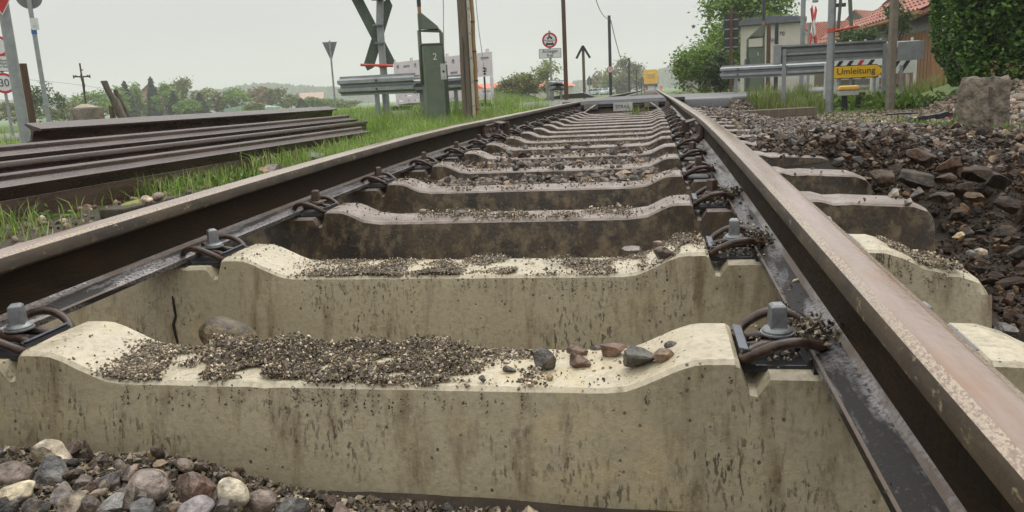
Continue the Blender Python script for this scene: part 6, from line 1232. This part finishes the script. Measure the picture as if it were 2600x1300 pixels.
weeds('bright green ferny weeds before the leaning slab', [(2285, 320, 6.9, .07), (2335, 326, 6.8, .08), (2380, 322, 6.9, .06), (2290, 300, 7.6, .06), (2350, 292, 7.6, .05), (2540, 400, 5.8, .06), (2420, 375, 5.6, .04)], 90, .030, .08, 302)
weeds('small leafy weeds behind the left rail', [(545, 455, 5.2, .06), (580, 447, 5.3, .06), (640, 432, 5.5, .07), (620, 438, 5.4, .05), (470, 478, 4.9, .05), (60, 540, 3.9, .1)], 80, .022, .07, 303)
weeds('moss and sprouts on the old rails', [(398, 322, 7.2, .05), (480, 303, 8.2, .05)], 24, .04, .08, 304)
x = np.concatenate([P(398, 322, 7.2).x+rng.normal(size=40)*.07, P(475, 303, 8.2).x+rng.normal(size=40)*.08]); y = np.concatenate([P(398, 322, 7.2).y+rng.normal(size=40)*.05, P(475, 303, 8.2).y+rng.normal(size=40)*.06]); zz3 = np.concatenate([np.full(40, P(398, 328, 7.2).z), np.full(40, P(475, 310, 8.2).z)]); blades('grass_tuft', 'grass sprouting between the old rails', x, y, zz3-.03, rng.uniform(.04, .14, 80), rng.uniform(.004, .008, 80), GR, 209, 1.2)

# ------------------------------------------------------------------ mound, wooded hills, haze
def ridge(name, label, ax, ay, bx, by, depth, hfun, n=160, m=24, colr=(.05, .075, .03), jag=2.0, seed=0):
    u = np.linspace(0, 1, n); v = np.linspace(0, 1, m); U, Vv = np.meshgrid(u, v); dx, dy = bx-ax, by-ay; L_ = math.hypot(dx, dy); nxv, nyv = -dy/L_, dx/L_
    X = ax+dx*U+nxv*depth*Vv; Y = ay+dy*U+nyv*depth*Vv; Z = hfun(U)*np.sin(np.pi*np.clip(Vv, 0, 1))**.7+jag*(np.random.default_rng(seed).random(U.shape)-.3)*(np.sin(np.pi*Vv) > .15)*(hfun(U) > 1)-2.0
    idx_ = np.arange(n*m).reshape(m, n); F = np.stack([idx_[:-1, :-1], idx_[:-1, 1:], idx_[1:, 1:], idx_[1:, :-1]], -1).reshape(-1, 4); c = np.array(colr)*np.random.default_rng(seed+1).uniform(.6, 1.4, (n*m, 1)); return setp(link(name, np_mesh(name, np.stack([X, Y, Z], -1).reshape(-1, 3), F, HILL, c)), label, kind='structure')
A, B = P(-400, 330, 620), P(900, 255, 640); ridge('hills', 'hazy wooded ridge beyond the trees on the left', A.x, A.y, B.x, B.y, 200, lambda u: 12+8*fbm(u*4, u*0+.3, 1.7, 91)+3*np.exp(-((u-.78)/.12)**2)-3*ss(.9, 1, u), 300, 24, jag=6, seed=3)
A, B = P(1480, 232, 640), P(2200, 200, 640); ridge('hills', 'hazy wooded ridge behind the yellow rail machine', A.x, A.y, B.x, B.y, 160, lambda u: 8+14*ss(.2, .5, u)+5*fbm(u*3, u*0, 1.7, 93), 180, 20, jag=5, seed=5)
A, B = P(1240, 250, 60), P(1488, 243, 66); ridge('mound', 'low grassy mound with yellow flowers left of the line', A.x, A.y, B.x, B.y, 22, lambda u: 2.0+.9*ss(.05, .5, u)*(1-ss(.8, 1, u)), 60, 20, (.085, .125, .03), 0, 7)
hz_ = MB().box((0, 500, 45), (4200, 3400, 100)).build('haze', None); setp(hz_, 'thin pale drizzle haze filling the air', kind='stuff')
hm = bpy.data.materials.new('haze'); hm.use_nodes = True; ht = hm.node_tree; ht.nodes.clear(); ho = nn(ht, 'ShaderNodeOutputMaterial'); hv = nn(ht, 'ShaderNodeVolumePrincipled'); hv.inputs['Color'].default_value = (.95, .95, .95, 1); hv.inputs['Density'].default_value = .0010; hv.inputs['Anisotropy'].default_value = .2; ht.links.new(hv.outputs[0], ho.inputs['Volume']); hz_.data.materials.append(hm)
